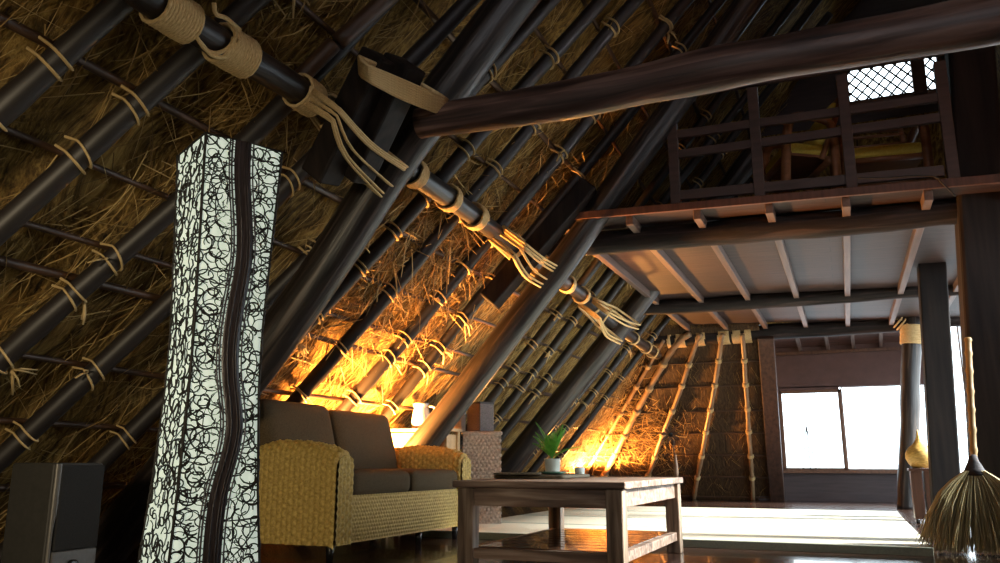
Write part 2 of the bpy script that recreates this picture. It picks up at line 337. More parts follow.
def quad(mb, a, b, c, d): mb.add([a, b, c, d], [(0, 1, 2, 3)], [[(0, 0), (1, 0), (1, 1), (0, 1)]])
for z0, z1 in ((GZ-.1, wz0), (wz0, wz1), (wz1, 6.9)):
    if z0 == wz0:
        quad(g, (gl(z0), GY, z0), (wx0, GY, z0), (wx0, GY, z1), (gl(z1), GY, z1)); quad(g, (wx1, GY, z0), (2.0, GY, z0), (1.9, GY, z1), (wx1, GY, z1))
    else: quad(g, (gl(z0), GY, z0), (2.0, GY, z0), (1.9, GY, z1), (gl(z1), GY, z1))
struct(g, 'wall_gable', 'skirt_dark', 'dark boarded gable above the loft')

# window wall beyond the tatami
WY = 13.4
def wpt(x, y): return onY(x, y, WY)
wa = wpt(784, 468); wb = wpt(839, 391); OX0, OX1 = wa[0], 1.2; OZ0, OZ1 = .44, 1.68
OXm = wb[0]; OXr = wpt(906, 420)[0]
mb = MB(); mb.box(((OX0-.4+1.2)/2, WY+.06, OZ0/2), (1.6-OX0, .12, OZ0))
struct(mb, 'wall_window_lower', 'skirt_dark', 'dark wall below the windows')
mb = MB(); mb.box(((OX0-.4+1.2)/2, WY+.06, (OZ1+3)/2), (1.6-OX0, .12, 3-OZ1)); mb.box((1.45, WY+.06, 2.85), (.5, .12, .3)); mb.box((OX0-.2, WY+.06, 1.06), (.4, .12, 1.3)); mb.box(((OX0+OXm)/2, WY+.05, OZ1-.02), (OXm-OX0, .1, .07)); mb.box((1.2, WY+.06, 1.4), (.06, .12, 2.7))
struct(mb, 'wall_window_upper', 'maroon', 'maroon wall around and above the windows')
def window(name, x0, x1, z0, z1, y, fw, lab, bars=()):
    f = MB()
    for a, b in (((x0, z0), (x1, z0)), ((x0, z1), (x1, z1))): f.box(((a[0]+b[0])/2, y, a[1]), (x1-x0+fw, .05, fw))
    for x in (x0, x1): f.box((x, y, (z0+z1)/2), (fw, .05, z1-z0+fw))
    o = f.build(name, 'window_wood', smooth=False, bevel=.004); o['kind'] = 'structure'; o['label'] = lab
    p = MB().box(((x0+x1)/2, y+.01, (z0+z1)/2), (x1-x0-fw*.5, .005, z1-z0-fw*.5)).build('pane', 'glass', o, smooth=False)
    return o
window('window_1', OX0+.02, OXm, OZ0+.02, OZ1-.06, WY+.02, .045, 'brown framed sliding window nearest the plank post')
window('window_2', OXm+.03, OXr, OZ0+.02, OZ1, WY+.08, .02, 'bright middle window with a thin frame')
window('window_3', OXr+.02, OX1-.02, OZ0+.02, OZ1, WY+.08, .02, 'bright window beyond the slender log post')
window('window_7', 1.25, 1.62, .08, 2.66, WY+.04, .03, 'tall narrow glazed door beyond the dark squared post')
# right side: outer wall with a tall opening onto daylight
RX = 1.62
mb = MB(); mb.box((RX+.08, .35, 1.25), (.16, 7.1, 2.5)); mb.box((RX+.08, 4.8, .8), (.16, 2., 1.6)); mb.box((RX+.08, 4.8, 2.4), (.16, 2., .2)); mb.box((RX+.08, 5.58, 1.25), (.16, .08, 2.5)); mb.box((RX+.08, 13.25, 1.25), (.16, .7, 2.5)); mb.box((RX+.08, 8.8, 2.58), (.16, 7.4, .3)); mb.box((RX+.08, 8.8, .03), (.16, 7.4, .06))
struct(mb, 'wall_right', 'plaster', 'pale plastered side wall')
OPA, OPB = 5.62, 12.9
fr = MB()
for i in range(2): fr.box((RX+.06, OPA+.02+(OPB-OPA-.04)*i, 1.25), (.04, .04, 2.4))
fr.box((RX+.06, (OPA+OPB)/2, 2.4), (.05, OPB-OPA, .06)); fr.box((RX+.06, (OPA+OPB)/2, .09), (.05, OPB-OPA, .06))
w4 = fr.build('window_4', 'window_wood', smooth=False); w4['kind'] = 'structure'; w4['label'] = 'row of tall glazed doors in the side wall'
MB().box((RX+.08, (OPA+OPB)/2, 1.25), (.006, OPB-OPA, 2.3)).build('pane', 'glass', w4, smooth=False)
added_transom_frame = MB()  # unseen transom, added so sun strikes the table's side
for y in (3.92, 4.72, 5.53): added_transom_frame.box((RX+.06, y, 1.95), (.04, .04, .7))
for z in (1.62, 2.28): added_transom_frame.box((RX+.06, 4.72, z), (.05, 1.65, .05))
w6 = added_transom_frame.build('added_transom', 'window_wood', smooth=False); w6['kind'] = 'structure'; w6['label'] = 'added transom opening that lets sun onto the side of the table'
MB().box((RX+.08, 4.72, 1.95), (.006, 1.6, .66)).build('pane', 'glass', w6, smooth=False)
# behind the camera
mb = MB(); mb.box((.6, -3., 3.4), (11, .1, 7.2))
struct(mb, 'wall_front', 'maroon', 'dark wall behind the viewer')
mb = MB(); mb.box((1.88, 5., 2.64), (.5, 17, .06))
struct(mb, 'ceiling_aisle', 'deck', 'boarded soffit over the side doors')
# eave ceiling between the log and the window wall
mb = MB(); P = [(-1.05, 11.75, 2.66), (1.2, 11.75, 2.66), (1.2, WY+.05, 2.30), (-1.05, WY+.05, 2.30)]
mb.add(P+[(x, y, z+.03) for x, y, z in P], [(0, 1, 2, 3)[::-1], (4, 5, 6, 7), (0, 1, 5, 4), (1, 2, 6, 5), (2, 3, 7, 6), (3, 0, 4, 7)])
struct(mb, 'ceiling_eave', 'eave', 'reddish boarded eave above the windows')
struct(MB().box((.05, WY-.03, 2.21), (2.25, .05, .05)), 'trim_1', 'red_wood', 'thin rail under the eave boards')
struct(MB().box(((OX0-.05+1.2)/2, WY-.02, OZ0-.01), (1.2-OX0, .1, .05)), 'trim_2', 'window_wood', 'window sill')
for i, px in enumerate((800, 828, 854, 882)):
    p = onY(px, 350, WY-.2); x = p[0]
    o = MB().bar((x-.03, 11.8, 2.60), (x, WY-.02, 2.265), .05, .06).build('eave_rafter', 'joist', smooth=False, bevel=.004)
    tag(o, ['short eave rafter nearest the plank post', 'second short eave rafter from the plank post', 'third short eave rafter from the plank post', 'short eave rafter nearest the slender log post'][i], 'rafter', 'short eave rafters above the window wall')

# upper lattice window
m_ = MB(); fw = .05
for z in (wz0, wz1): m_.box(((wx0+wx1)/2, GY-.01, z), (wx1-wx0+.1, .06, .06))
xm = onY(912, 80, GY)[0]; xm2 = onY(926, 80, GY)[0]
for x in (wx0, wx1): m_.box((x, GY-.01, (wz0+wz1)/2), (.05, .06, wz1-wz0))
m_.box(((xm+xm2)/2, GY-.02, (wz0+wz1)/2), (xm2-xm, .07, wz1-wz0))
wu = m_.build('window_5', 'window_wood', smooth=False); wu['kind'] = 'structure'; wu['label'] = 'bright latticed window high in the gable'
lt = MB()
nb = 8; dx = (wx1-wx0)/nb; hgt = wz1-wz0
def clip(a, b):
    d = b-a; lo, hi = 0., 1.
    for bound, q in ((wx0, 1), (wx1, -1)):
        if d[0]*q > 0: lo = max(lo, (bound-a[0])/d[0])
        else: hi = min(hi, (bound-a[0])/d[0])
    return lo, hi
for k in range(-9, nb+10):
    for sg in (-1, 1):
        a = V(wx0+(k+.3)*dx, GY, wz0); b = a + V(sg*hgt*.9, 0, hgt); lo, hi = clip(a, b)
        if hi-lo > .02: lt.tube([a+(b-a)*lo+V(0, .012*sg, 0), a+(b-a)*hi+V(0, .012*sg, 0)], .011, 6)
lt.build('lattice', 'bamboo_dark', wu)
MB().box(((wx0+wx1)/2, GY+.03, (wz0+wz1)/2), (wx1-wx0, .005, wz1-wz0)).build('pane', 'glass', wu, smooth=False)

# loose straw on the thatch
def strand(mb, p, d, up, L, r, g):
    a = nrm(np.cross(d, up)); bend = g.uniform(-.25, .25)*L; lift = g.uniform(.0, .10)*L
    pts = [p, p+d*L*.5+a*bend*.5+up*lift, p+d*L+a*bend+up*lift*g.uniform(-.3, 1.6)]
    vs = []; fs = []
    for i, q in enumerate(pts):
        rr = r*(1, .9, .45)[i]
        vs += [q+a*rr, q-a*.5*rr+up*.87*rr, q-a*.5*rr-up*.87*rr]
    for i in (0, 1):
        for k in range(3): fs.append((i*3+k, i*3+(k+1) % 3, i*3+3+(k+1) % 3, i*3+3+k))
    mb.add(vs, fs)
g = np.random.default_rng(11); mb = MB()
for i in range(15000):
    y = g.uniform(.6, 13.2); s = g.uniform(S_FLOOR+.1, 3.6)
    if s > 1.5 and g.random() < .45: continue
    an = g.normal(.45, .38) if g.random() < .8 else g.uniform(-1.5, 1.5)
    d = nrm(-RS*math.cos(an) - V(0, 1, 0)*math.sin(an)); up = -RN
    strand(mb, roof(y, s, D_THATCH-g.uniform(-.01, .03)), d, up, g.uniform(.10, .42), g.uniform(.0016, .0036), g)
for (yc, sc_, n, sp) in ((5.0, .05, 330, .30), (5.4, -.5, 330, .30), (4.7, -.75, 260, .3), (11.4, -1.1, 420, .7), (12., -1.8, 380, .6), (2.9, .3, 160, .4), (5.9, 1.0, 200, .5), (10.6, -.2, 200, .6)):
    for i in range(n):                                    # combed-out tufts of the inner thatch
        y = g.normal(yc, sp); s = g.normal(sc_, sp); an = g.uniform(-2.4, 2.4)
        d = nrm(-RS*math.cos(an) - V(0, 1, 0)*math.sin(an) - RN*g.uniform(.0, .35))
        strand(mb, roof(y, s, D_THATCH-.03-g.uniform(0, .03)), d, -RN, g.uniform(.08, .3), g.uniform(.002, .0045), g)
for i in range(150):
    y = g.normal(5.15, .45); s = g.normal(-.1, .42); an = g.uniform(-1.6, 1.6)
    d = nrm(-RS*math.cos(an) - V(0, 1, 0)*math.sin(an) - RN*g.uniform(.1, .7))
    strand(mb, roof(y, s, D_THATCH-.06), d, -RN, g.uniform(.12, .3), g.uniform(.004, .008), g)
so = mb.build('loose_straw', 'straw'); tag(so, 'loose straw combed over the inner face of the thatched roof', 'straw', kind='stuff')
mb = MB()
for i in range(420):
    q = g.uniform(.1, 2.7); p = hip(g.uniform(-3.6, -1.1), q, -.005)
    an = g.uniform(-.7, .7); strand(mb, p, nrm(-HSl*math.cos(an)+V(1, 0, 0)*math.sin(an)), -HN, g.uniform(.08, .25), .002, g)
for i in range(260):
    p = onHip(*( (662+g.normal(0, 12), 438+g.normal(0, 16)) ), -.01); an = g.uniform(-3, 3)
    strand(mb, p, nrm(-HSl*math.cos(an)+V(1, 0, 0)*math.sin(an)-HN*.3), -HN, g.uniform(.08, .26), .004, g)
for i in range(420):
    p = onHip(628+g.normal(0, 14), 430+g.normal(0, 28), -.01); p[0] -= abs(g.normal(0, .18)); an = g.uniform(-3, 3)
    strand(mb, p, nrm(-HSl*math.cos(an)+V(1, 0, 0)*math.sin(an)-HN*.25), -HN, g.uniform(.10, .30), g.uniform(.004, .008), g)
tag(mb.build('loose_reed', 'straw'), 'loose reed stems on the leaning end wall', 'straw', kind='stuff')

# ------------------------------------------------------------------ roof timbers
# trusses: thick leaning logs
def sasu(Y, pix, r, label, seed, mat, top=2.4):
    pts = [onY(x, y, Y) for x, y in pix]; d = nrm(pts[0]-pts[1]); k = pts[0][2]/-d[2]
    lo = pts[0]+d*(k*1.0-.01); u = nrm(pts[-1]-pts[-2]); hi = pts[-1]+u*top
    P = interp([lo]+pts+[hi], 60, .012, seed)
    return tag(MB().tube(P, logr(60, r, seed, .03, .1), 22).build('truss_log', mat), label, 'roof log', 'thick leaning truss logs')
YS1, YS2, YS3 = 3.66, 6.0, 9.0
sasu(YS1, [(128, 520), (290, 318), (390, 168), (492, 30)], .122, 'thickest leaning log, between the lit column lamp and the long tie beam', 3, 'smoked')
sasu(YS2, [(428, 437), (545, 285), (650, 140)], .108, 'leaning log rising behind the sofa in front of the light wood cabinet', 5, 'smoked')
sasu(YS3, [(520, 452), (572, 388), (625, 320)], .125, 'leaning log furthest back, rising behind the potted fern', 6, 'smoked')
def timber(name, pa, pb, d, w, t, label, cat='timber'):
    a = onRoof(*pa, d); b = onRoof(*pb, d)
    return tag(MB().bar(a, b, w, t, up=RN).build(name, 'timber', smooth=False, bevel=.012), label, cat, 'squared splice timbers beside the truss logs')
timber('splice_timber', (320, 178), (382, 56), D_SASU+.02, .15, .15, 'left one of two squared timbers bound to the thickest leaning log')
timber('splice_timber', (352, 176), (406, 62), D_SASU-.04, .15, .17, 'squared timber bound directly against the thickest leaning log')
timber('splice_timber', (489, 302), (590, 186), D_SASU+.06, .15, .15, 'squared timber alongside the log in front of the cabinet')

# tie beams and loft beams
def beam(name, a, b, r, label, mat, seed, grp='round cross beams', wob=.012, n=40, amp=.045, taper=0.):
    P = interp([a, (a*2+b)/3, (a+b*2)/3, b], n, wob, seed)
    return tag(MB().tube(P, logr(n, r, seed, amp, taper), 20).build(name, mat), label, 'beam', grp)
b1a, b1b = onY(421, 124, 3.47), onY(1000, 18, 3.47)
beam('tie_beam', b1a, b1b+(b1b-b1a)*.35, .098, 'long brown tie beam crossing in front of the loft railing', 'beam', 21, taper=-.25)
Y2 = 6.32; b2a, b2b = onY(560, 247, Y2), onY(957, 212, Y2)
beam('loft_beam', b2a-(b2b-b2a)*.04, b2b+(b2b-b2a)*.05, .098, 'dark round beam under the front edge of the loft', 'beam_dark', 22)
Y3 = 9.45; b3a, b3b = onY(640, 309, Y3), onY(924, 290, Y3)
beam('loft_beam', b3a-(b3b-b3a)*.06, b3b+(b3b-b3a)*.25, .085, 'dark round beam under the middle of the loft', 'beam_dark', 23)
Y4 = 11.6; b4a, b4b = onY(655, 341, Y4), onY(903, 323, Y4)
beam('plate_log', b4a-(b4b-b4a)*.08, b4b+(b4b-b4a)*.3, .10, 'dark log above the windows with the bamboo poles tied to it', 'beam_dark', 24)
LOGP = lambda x: b4a+(b4b-b4a)*(x-b4a[0])/(b4b[0]-b4a[0])

# purlin with its rope wraps
pp = [onRoof(x, y, D_PUR) for x, y in ((60, -62), (130, -15), (170, 12), (228, 48), (310, 98), (412, 172), (470, 213), (525, 255), (575, 290), (615, 325), (657, 355))]
PUR = interp(pp, 120, .0)
pur = tag(MB().tube(PUR, logr(120, .064, 31, .04), 18).build('purlin_log', 'smoked'), 'long dark purlin log wrapped with rope, running along the thatched slope', 'roof log')
PUL = np.concatenate([[0], np.cumsum(np.linalg.norm(np.diff(PUR, axis=0), axis=1))])
def pur_at(x, y):
    q = np.array([np.linalg.norm(np.cross(p-EYE, nrm(ray(x, y)))) for p in PUR]); return PUL[int(q.argmin())]
def pur_pt(l): return np.array([np.interp(l, PUL, PUR[:, k]) for k in range(3)])
def pwrap(x, y, w, R=.074, r=.0085, seed=0, flat=1.):
    l = pur_at(x, y); mb = MB(); helix(mb, pur_pt(l-w/2), pur_pt(l+w/2), R, max(2, w/(r*1.75)), r, 6, 16, jit=.003, seed=seed)
    mb.build('rope_wrap', 'rope', pur)
for k, (x, y, w, R) in enumerate(((168, 12, .17, .078), (232, 48, .17, .082), (311, 97, .13, .080), (414, 173, .08, .082), (447, 197, .07, .083), (474, 215, .09, .088), (517, 244, .16, .086), (567, 284, .07, .082), (582, 296, .06, .082), (594, 306, .04, .08), (618, 327, .06, .08), (632, 338, .05, .08), (645, 347, .06, .082), (652, 352, .04, .085))):
    pwrap(x, y, w, R, .0085, k)
# loose rope loops hanging on the near wraps
for (pl, wd) in (([(196, 36), (205, 49), (216, 53), (228, 48), (236, 36)], 0), ([(200, 42), (212, 55), (224, 57), (234, 50), (240, 40)], 0), ([(214, 3), (216, 14), (226, 18), (240, 30)], 1)):
    MB().tube(interp([onRoof(x, y, D_PUR-.075) for x, y in pl], 16), .009, 6).build('rope_loop', 'rope', pur)

# rope lashings over truss and purlin
def lash(name, strands, r, label, dfront, grp='rope lashings on the trusses', back=.18, flat=.6):
    t = thing(name, label, 'rope', tuple(onRoof(*strands[0][0], dfront)), grp)
    for pl in strands:
        F = interp([onRoof(x, y, dfront) for x, y in pl], 12)
        B = [F[-1]+RN*.05+(F[-1]-F[-2])*.25, F[-1]+RN*back-(F[-1]-F[0])*.1, F[0]+RN*back+(F[-1]-F[0])*.1, F[0]+RN*.05]
        pts = np.vstack([F, np.array(B)])
        MB().tube(pts, r, 7, closed=True, flat=flat).build('rope_strand', 'rope', t)
    return t
st = []
for k in range(8):
    o = k*2.5; st.append([(368+o*.10, 66+o*.9), (404+o*.0, 81+o*1.05), (447-o*.35, 100+o*.80)])
lash('rope_band', st, .0105, 'wide rope band around the thickest log and its two squared timbers', D_SASU-.165, back=.13)
lash('rope_lashing', [[(338, 111), (369, 146), (404, 170)], [(340, 109), (373, 144), (407, 167)], [(339, 110), (371, 145), (405, 168.5)], [(337, 116), (353, 150), (392, 186)], [(334, 120), (347, 155), (383, 193)], [(332, 122), (345, 157), (381, 196.5)]], .0095,
     'loose rope strands slung from the purlin around the thickest log', D_SASU-.14, back=.28)
mb = MB(); l = pur_at(336, 117); helix(mb, pur_pt(l-.06)+RN*-.01, pur_pt(l+.05)-RN*.01, .086, 6, .01, 6, 14, jit=.01)
mb.build('rope_knot', 'rope', pur)
lash('rope_lashing', [[(526, 244), (545, 259), (566, 271)], [(525, 247), (544, 262), (565, 274)], [(525, 250), (543, 265), (563, 277)], [(521, 249), (535, 271), (555, 284)], [(515, 254), (528, 275), (550, 288)], [(513, 257), (526, 278), (548, 291)]], .011,
     'rope slung from the purlin around the log in front of the cabinet', D_SASU-.13, back=.28)
lash('rope_lashing', [[(608, 312), (626, 321), (640, 325)], [(607, 314), (625, 325), (638, 329)], [(600, 318), (608, 334), (622, 341)], [(599, 320), (606, 336), (620, 344)], [(612, 310), (606, 318), (600, 327)]], .013,
     'crossed rope lashing around the leaning log furthest back', D_SASU-.12, back=.3)

# rafters: (s, Y) control points on the slope
RAF = [
 ([(-2.72, 1.1), (-.3, 1.79), (.19, 2.08), (4.2, 3.0)], 'dark bamboo rafter in the top left corner, above the speaker'),
 ([(-2.72, 1.5), (-.65, 2.08), (.17, 2.40), (.44, 2.5), (4.2, 3.35)], 'dark bamboo rafter passing above the lit column lamp, tied with a double straw band'),
 ([(-2.72, 2.05), (-1.36, 2.41), (-.54, 2.80), (.03, 2.94), (.45, 3.0), (.96, 3.14), (4.2, 3.7)], 'dark bamboo rafter disappearing behind the middle of the column lamp'),
 ([(-2.72, 2.52), (-1.89, 2.82), (-1.42, 2.98), (-.97, 3.11), (-.34, 3.27), (-.02, 3.34), (.8, 3.53), (1.22, 3.65), (4.2, 4.1)], 'dark bamboo rafter running from above the speaker to the splice timbers'),
 ([(-2.72, 3.15), (-1.87, 3.41), (-1.54, 3.5), (1, 4.22), (1.56, 4.27), (4.2, 4.7)], 'dark bamboo rafter right of the speaker, mostly behind the thickest log'),
 ([(-2.72, 3.8), (-1.17, 4.13), (-.35, 4.27), (.17, 4.46), (.41, 4.48), (.71, 4.53), (1.12, 4.59), (1.67, 4.77), (4.2, 5.1)], 'first rafter right of the thickest log, above the sofa'),
 ([(-2.72, 4.4), (-1.22, 4.7), (-.26, 4.82), (.1, 4.89), (.45, 4.9), (.95, 5.0), (1.42, 5.03), (2.09, 5.15), (4.2, 5.45)], 'second rafter right of the thickest log, beside the warmly lit thatch'),
 ([(-2.72, 5.08), (-.94, 5.27), (-.52, 5.32), (.11, 5.55), (.33, 5.53), (1.27, 5.67), (1.83, 5.7), (2.46, 5.77), (4.2, 6.0)], 'rafter rising from above the white jug through the brightest warm thatch'),
 ([(-2.72, 5.75), (-.5, 5.92), (.97, 6.07), (1.69, 6.22), (2.44, 6.27), (4.2, 6.4)], 'thin rafter directly beside the log in front of the cabinet'),
 ([(-2.72, 6.75), (0, 6.85), (4.2, 7.0)], 'first rafter beyond the log in front of the cabinet'),
 ([(-2.72, 7.5), (-.82, 7.6), (-.03, 7.56), (4.2, 7.7)], 'rafter above the grey rattan chest'),
 ([(-2.72, 8.0), (-.6, 8.08), (4.2, 8.2)], 'rafter between the rattan chest and the log furthest back'),
 ([(-2.72, 8.45), (-.54, 8.5), (.05, 8.62), (4.2, 8.75)], 'rafter just before the leaning log furthest back'),
 ([(-2.72, 9.7), (-1.03, 9.88), (-.8, 9.96), (4.2, 10.1)], 'rafter above the potted fern'),
 ([(-2.72, 10.3), (0, 10.45), (4.2, 10.6)], 'second rafter beyond the leaning log furthest back'),
 ([(-2.72, 10.95), (0, 11.1), (2.2, 11.2)], 'rafter nearest the brightly lit corner of the thatch'),
]
BATS = [-2.25, -1.85, -1.44, -1.02, -.84, -.47, -.12, .22, .62, 1.02, 1.42, 1.85, 2.3, 2.8]
ga = np.random.default_rng(5)
for i, (tab, lab) in enumerate(RAF):
    ss, yy_ = np.array(tab).T; cf = np.polyfit(ss, yy_, min(2, len(tab)-1)); sg = np.linspace(ss[0], ss[-1], 9)
    P = interp([roof(np.polyval(cf, q), q, D_RAF) for q in sg], 70, .016, 40+i)
    r = .048 if i < 8 else .044
    rr = logr(70, r, 60+i, .03, .15)
    for k in range(6, 70, 9): rr[k] *= 1.07                # bamboo nodes
    o = tag(MB().tube(P, rr, 14).build('rafter', 'bamboo_dark'), lab, 'rafter', 'thin dark rafters of the thatched slope')
    S = P@RS
    for b in BATS:
        if b < -2.3 or b > 2.5 or ga.random() < (.12 if b < .3 else .35): continue
        if i > 8 and ga.random() < .15: continue
        k = int(np.abs(S-b).argmin()); k = min(max(k, 1), 68); c = P[k]; ax = nrm(P[k+1]-P[k-1])
        sd = nrm(np.cross(ax, RN)); mb = MB()
        for q in range(2):
            off = ax*(-.022+.044*q+ga.normal(0, .008)); sl = ga.normal(.25, .12)
            L = [c+off + (sd*math.cos(t)+(-RN)*math.sin(t))*(r+.006) + ax*sl*.06*math.cos(t) for t in np.linspace(-.35, PI+.35, 12)]
            L = [c+off-sd*0+sd*(r+.03)*1.0+RN*.05] + L + [c+off-sd*(r+.03)+RN*.05]
            mb.tube(L, .0105, 6, flat=.55)
        if ga.random() < .38:
            e = -1 if ga.random() < .5 else 1
            for q in range(2 if ga.random() < .6 else 4):
                p0 = c+sd*e*(r+.01)-RN*.02; dd = nrm(sd*e*ga.uniform(.4, 1)+ax*ga.uniform(-1, .6)-RN*ga.uniform(0, .5))
                mb.tube([p0, p0+dd*.05+RN*-.01, p0+dd*ga.uniform(.07, .13)+V(0, 0, -.02)], [.0085, .008, .005], 5, flat=.6)
        mb.build('straw_tie', 'tie', o)
# splice pole beside the third rafter
tag(MB().tube(interp([onRoof(x, y, D_RAF-.04) for x, y in ((300, 78), (318, 60), (334, 44))], 10), .04, 14).build('splice_pole', 'batten'), 'short brown pole end with a butt cut, tied next to the purlin', 'pole', 'brown poles near the purlin')
tag(MB().tube(interp([onRoof(x, y, D_RAF-.03) for x, y in ((338, 42), (365, 18), (420, -32))], 10), .042, 14).build('splice_pole', 'batten'), 'longer brown pole above the butt-cut pole end', 'pole', 'brown poles near the purlin')
BN = ['lowest', 'second lowest', 'third lowest', 'fourth lowest', 'fifth lowest', 'sixth lowest', 'seventh lowest', 'eighth lowest', 'ninth lowest', 'tenth lowest', 'eleventh lowest', 'twelfth lowest', 'second highest', 'highest']
for i, b in enumerate(BATS):
    P = interp([roof(.3, b+.02, D_BAT), roof(4, b+.03*math.sin(i*2.1), D_BAT), roof(8, b-.02, D_BAT), roof(12.6-max(0, b+2.3)*.45, b, D_BAT)], 60, .012, 90+i)
    tag(MB().tube(P, logr(60, .016 if i % 3 else .02, 90+i, .08), 8).build('batten', 'batten'), BN[i]+' of the thin bamboo battens tied along the thatched slope', 'batten', 'thin horizontal battens on the thatch')
# right slope rafters
for i, y in enumerate((5.2, 6.6, 8.0)):
    P = [V(1.96+(RIDGE_X-.12-1.96)*t, y, 2.7+3.9*t) for t in np.linspace(0, 1, 20)]
    tag(MB().tube(P, .048, 12).build('rafter', 'bamboo_dark'), 'rafter on the opposite dark roof slope, beyond the tall dark post', 'rafter', 'rafters on the opposite slope')

# ------------------------------------------------------------------ hip end poles
def pole(pix, r, label, seed, top=True):
    pts = [onHip(x, y, -.05) for x, y in pix]
    d = nrm(pts[-1]-pts[-2]); k = pts[-1][2]/-d[2]; pts.append(pts[-1]+d*(k-.005))
    P = interp(pts, 40, .006, seed); rr = logr(40, r, seed, .05)
    for k in range(5, 40, 8): rr[k] *= 1.1
    o = tag(MB().tube(P, rr, 14).build('bamboo_pole', 'pole'), label, 'pole', 'fanned bamboo poles on the end wall')
    for by in HB:
        k = int(np.abs(P[:, 2]-by).argmin())
        if k in (0, 39): continue
        a = nrm(P[min(k+1, 39)]-P[k-1]); mb = MB(); helix(mb, P[k]-a*.03, P[k]+a*.03, r+.008, 4, .008, 5, 12, jit=.004, seed=seed+k); mb.build('straw_tie', 'tie', o)
    return o
HB = [onHip(720, y)[2] for y in (362, 386, 411, 433, 455, 477)]
pole([(690, 334), (674, 347), (643, 400), (604, 476)], .044, 'thick bamboo pole in the bright corner, leftmost of the fan', 71)
pole([(664, 340), (649, 365), (617, 420), (585, 474)], .026, 'thin bamboo pole lying in the bright corner thatch', 72)
pole([(701, 334), (696, 345), (677, 400), (666, 426), (648, 476)], .032, 'bamboo pole behind the dried flower', 73)
pole([(723, 334), (721, 345), (712, 400), (694, 497)], .032, 'bamboo pole standing free between the dried flower and the plain upright pole', 74)
pole([(742, 334), (743, 345), (747, 400), (753, 497)], .031, 'almost upright bamboo pole nearest the plank post', 75)
for i, z in enumerate(HB+[.04]):
    q = z/HSl[2]; x0 = xl(q)+.3
    o = MB().tube(interp([hip(x0, q, -.008), hip(-2.2, q+.01, -.008), hip(-1.02, q, -.008)], 24, .006, 80+i), .014, 8).build('batten', 'batten')
    tag(o, ['topmost', 'second', 'third', 'fourth', 'fifth', 'sixth', 'lowest'][i]+' horizontal batten on the leaning reed end wall, counted from the log down', 'batten', 'battens on the reed end wall')
for i, (px, w) in enumerate(((670, .05), (681, .13), (701, .12), (723, .12), (728, .04), (737, .11), (748, .09))):
    c = LOGP(onY(px, 335, Y4)[0]); d = nrm(b4b-b4a); mb = MB(); helix(mb, c-d*w/2, c+d*w/2, .113, max(2, w/.017), .010, 6, 16, jit=.003, seed=i)
    o = mb.build('rope_lashing', 'rope'); tag(o, ['narrow rope tie at the left end of the log above the windows', 'rope lashing over the thick corner pole', 'rope lashing above the pole behind the dried flower', 'rope lashing above the free bamboo pole', 'single rope turn right of the free bamboo pole', 'broad rope lashing above the almost upright pole', 'rope lashing on the log nearest the plank post'][i], 'rope', 'rope lashings on the log above the windows')
# plank post at the corner of the window wall
a, b = onHip(766, 340, -.06), onHip(777.5, 501, -.06); a = a+nrm(a-b)*.05
tag(MB().bar(a, b, .21, .10, up=HN).build('plank_post', 'plank', smooth=False, bevel=.01), 'flat brown plank post left of the windows', 'post')

# ------------------------------------------------------------------ posts on the right
def logpost(name, a, b, r, label, mat, seed, n=30):
    return tag(MB().tube(interp([a, (a+b)/2, b], n, .012, seed), logr(n, r, seed, .03), 20).build(name, mat), label, 'post')
a, b = onY(906, 500, 11.45), onY(913.5, 294, 11.45); a[2] = 0
sp = logpost('slender_post', a, b, .115, 'slender dark log post with a rope wrap, in front of the windows', 'smoked', 51)
c = a+(b-a)*((onY(912, 335, 11.45)[2]-a[2])/(b[2]-a[2])); mb = MB(); d = nrm(b-a)
helix(mb, c-d*.12, c+d*.12, .13, 11, .014, 6, 16, jit=.008); helix(mb, c+V(-.06, 0, .1), c+V(-.16, -.02, .2), .09, 3, .012, 6, 14)
mb.build('rope_wrap', 'rope', sp)
YP = 8.4; a, b = onY(947, 519, YP), onY(931, 262, YP); a[2] = 0
tag(MB().bar(a, b, .23, .23, up=(0, 1, 0)).build('square_post', 'timber', smooth=False, bevel=.012), 'dark squared post under the loft, left of the grass broom', 'post')
a, b = onY(1001, 545, 6.3), onY(969, 50, 6.3); a[2] = 0
tag(MB().bar(a, a+(b-a)*1.5, .29, .27, up=(0, 1, 0)).build('tall_post', 'timber', smooth=False, bevel=.025), 'tall dark post behind the grass broom, rising past the loft', 'post')

# ------------------------------------------------------------------ loft
DZ = 2.42
loft = thing('loft_platform', 'boarded loft platform over the tatami, seen from below', 'loft', (0, 6, DZ))
lx0, lx1 = -2.02, 1.45; YE = 5.92
eL, eR = onY(583, 216, YE), onY(955, 183, YE); DK = (eR[2]-eL[2])/(eR[0]-eL[0])
def dz(x): return eL[2]+DK*(x-eL[0])                     # the old deck sags towards the posts
ST = np.array([[1, 0, 0], [0, 1, 0], [DK, 0, 1]])
def slab(x0, x1, y0, y1, zo, t):
    P = [V(x, y, dz(x)+zo+k*t) for k in (0, 1) for x, y in ((x0, y0), (x1, y0), (x1, y1), (x0, y1))]
    return MB().add(P, [(3, 2, 1, 0), (4, 5, 6, 7), (0, 1, 5, 4), (1, 2, 6, 5), (2, 3, 7, 6), (3, 0, 4, 7)])
slab(lx0, lx1, 5.93, 12.0, -.01, .035).build('deck', 'deck', loft, smooth=False)
slab(lx0+.02, lx1, 5.895, 5.925, -.03, .06).build('edge_board', 'red_wood', loft, smooth=False, bevel=.004)
for k in range(7):
    x = -1.93+k*.515
    slab(x-.0275, x+.0275, 5.98, 11.9, -.085, .075).build('joist', 'joist', loft, smooth=False, bevel=.004)
rl = thing('loft_railing', 'low brown wooden railing along the front edge of the loft', 'railing', (-.1, 6.02, DZ+.02))
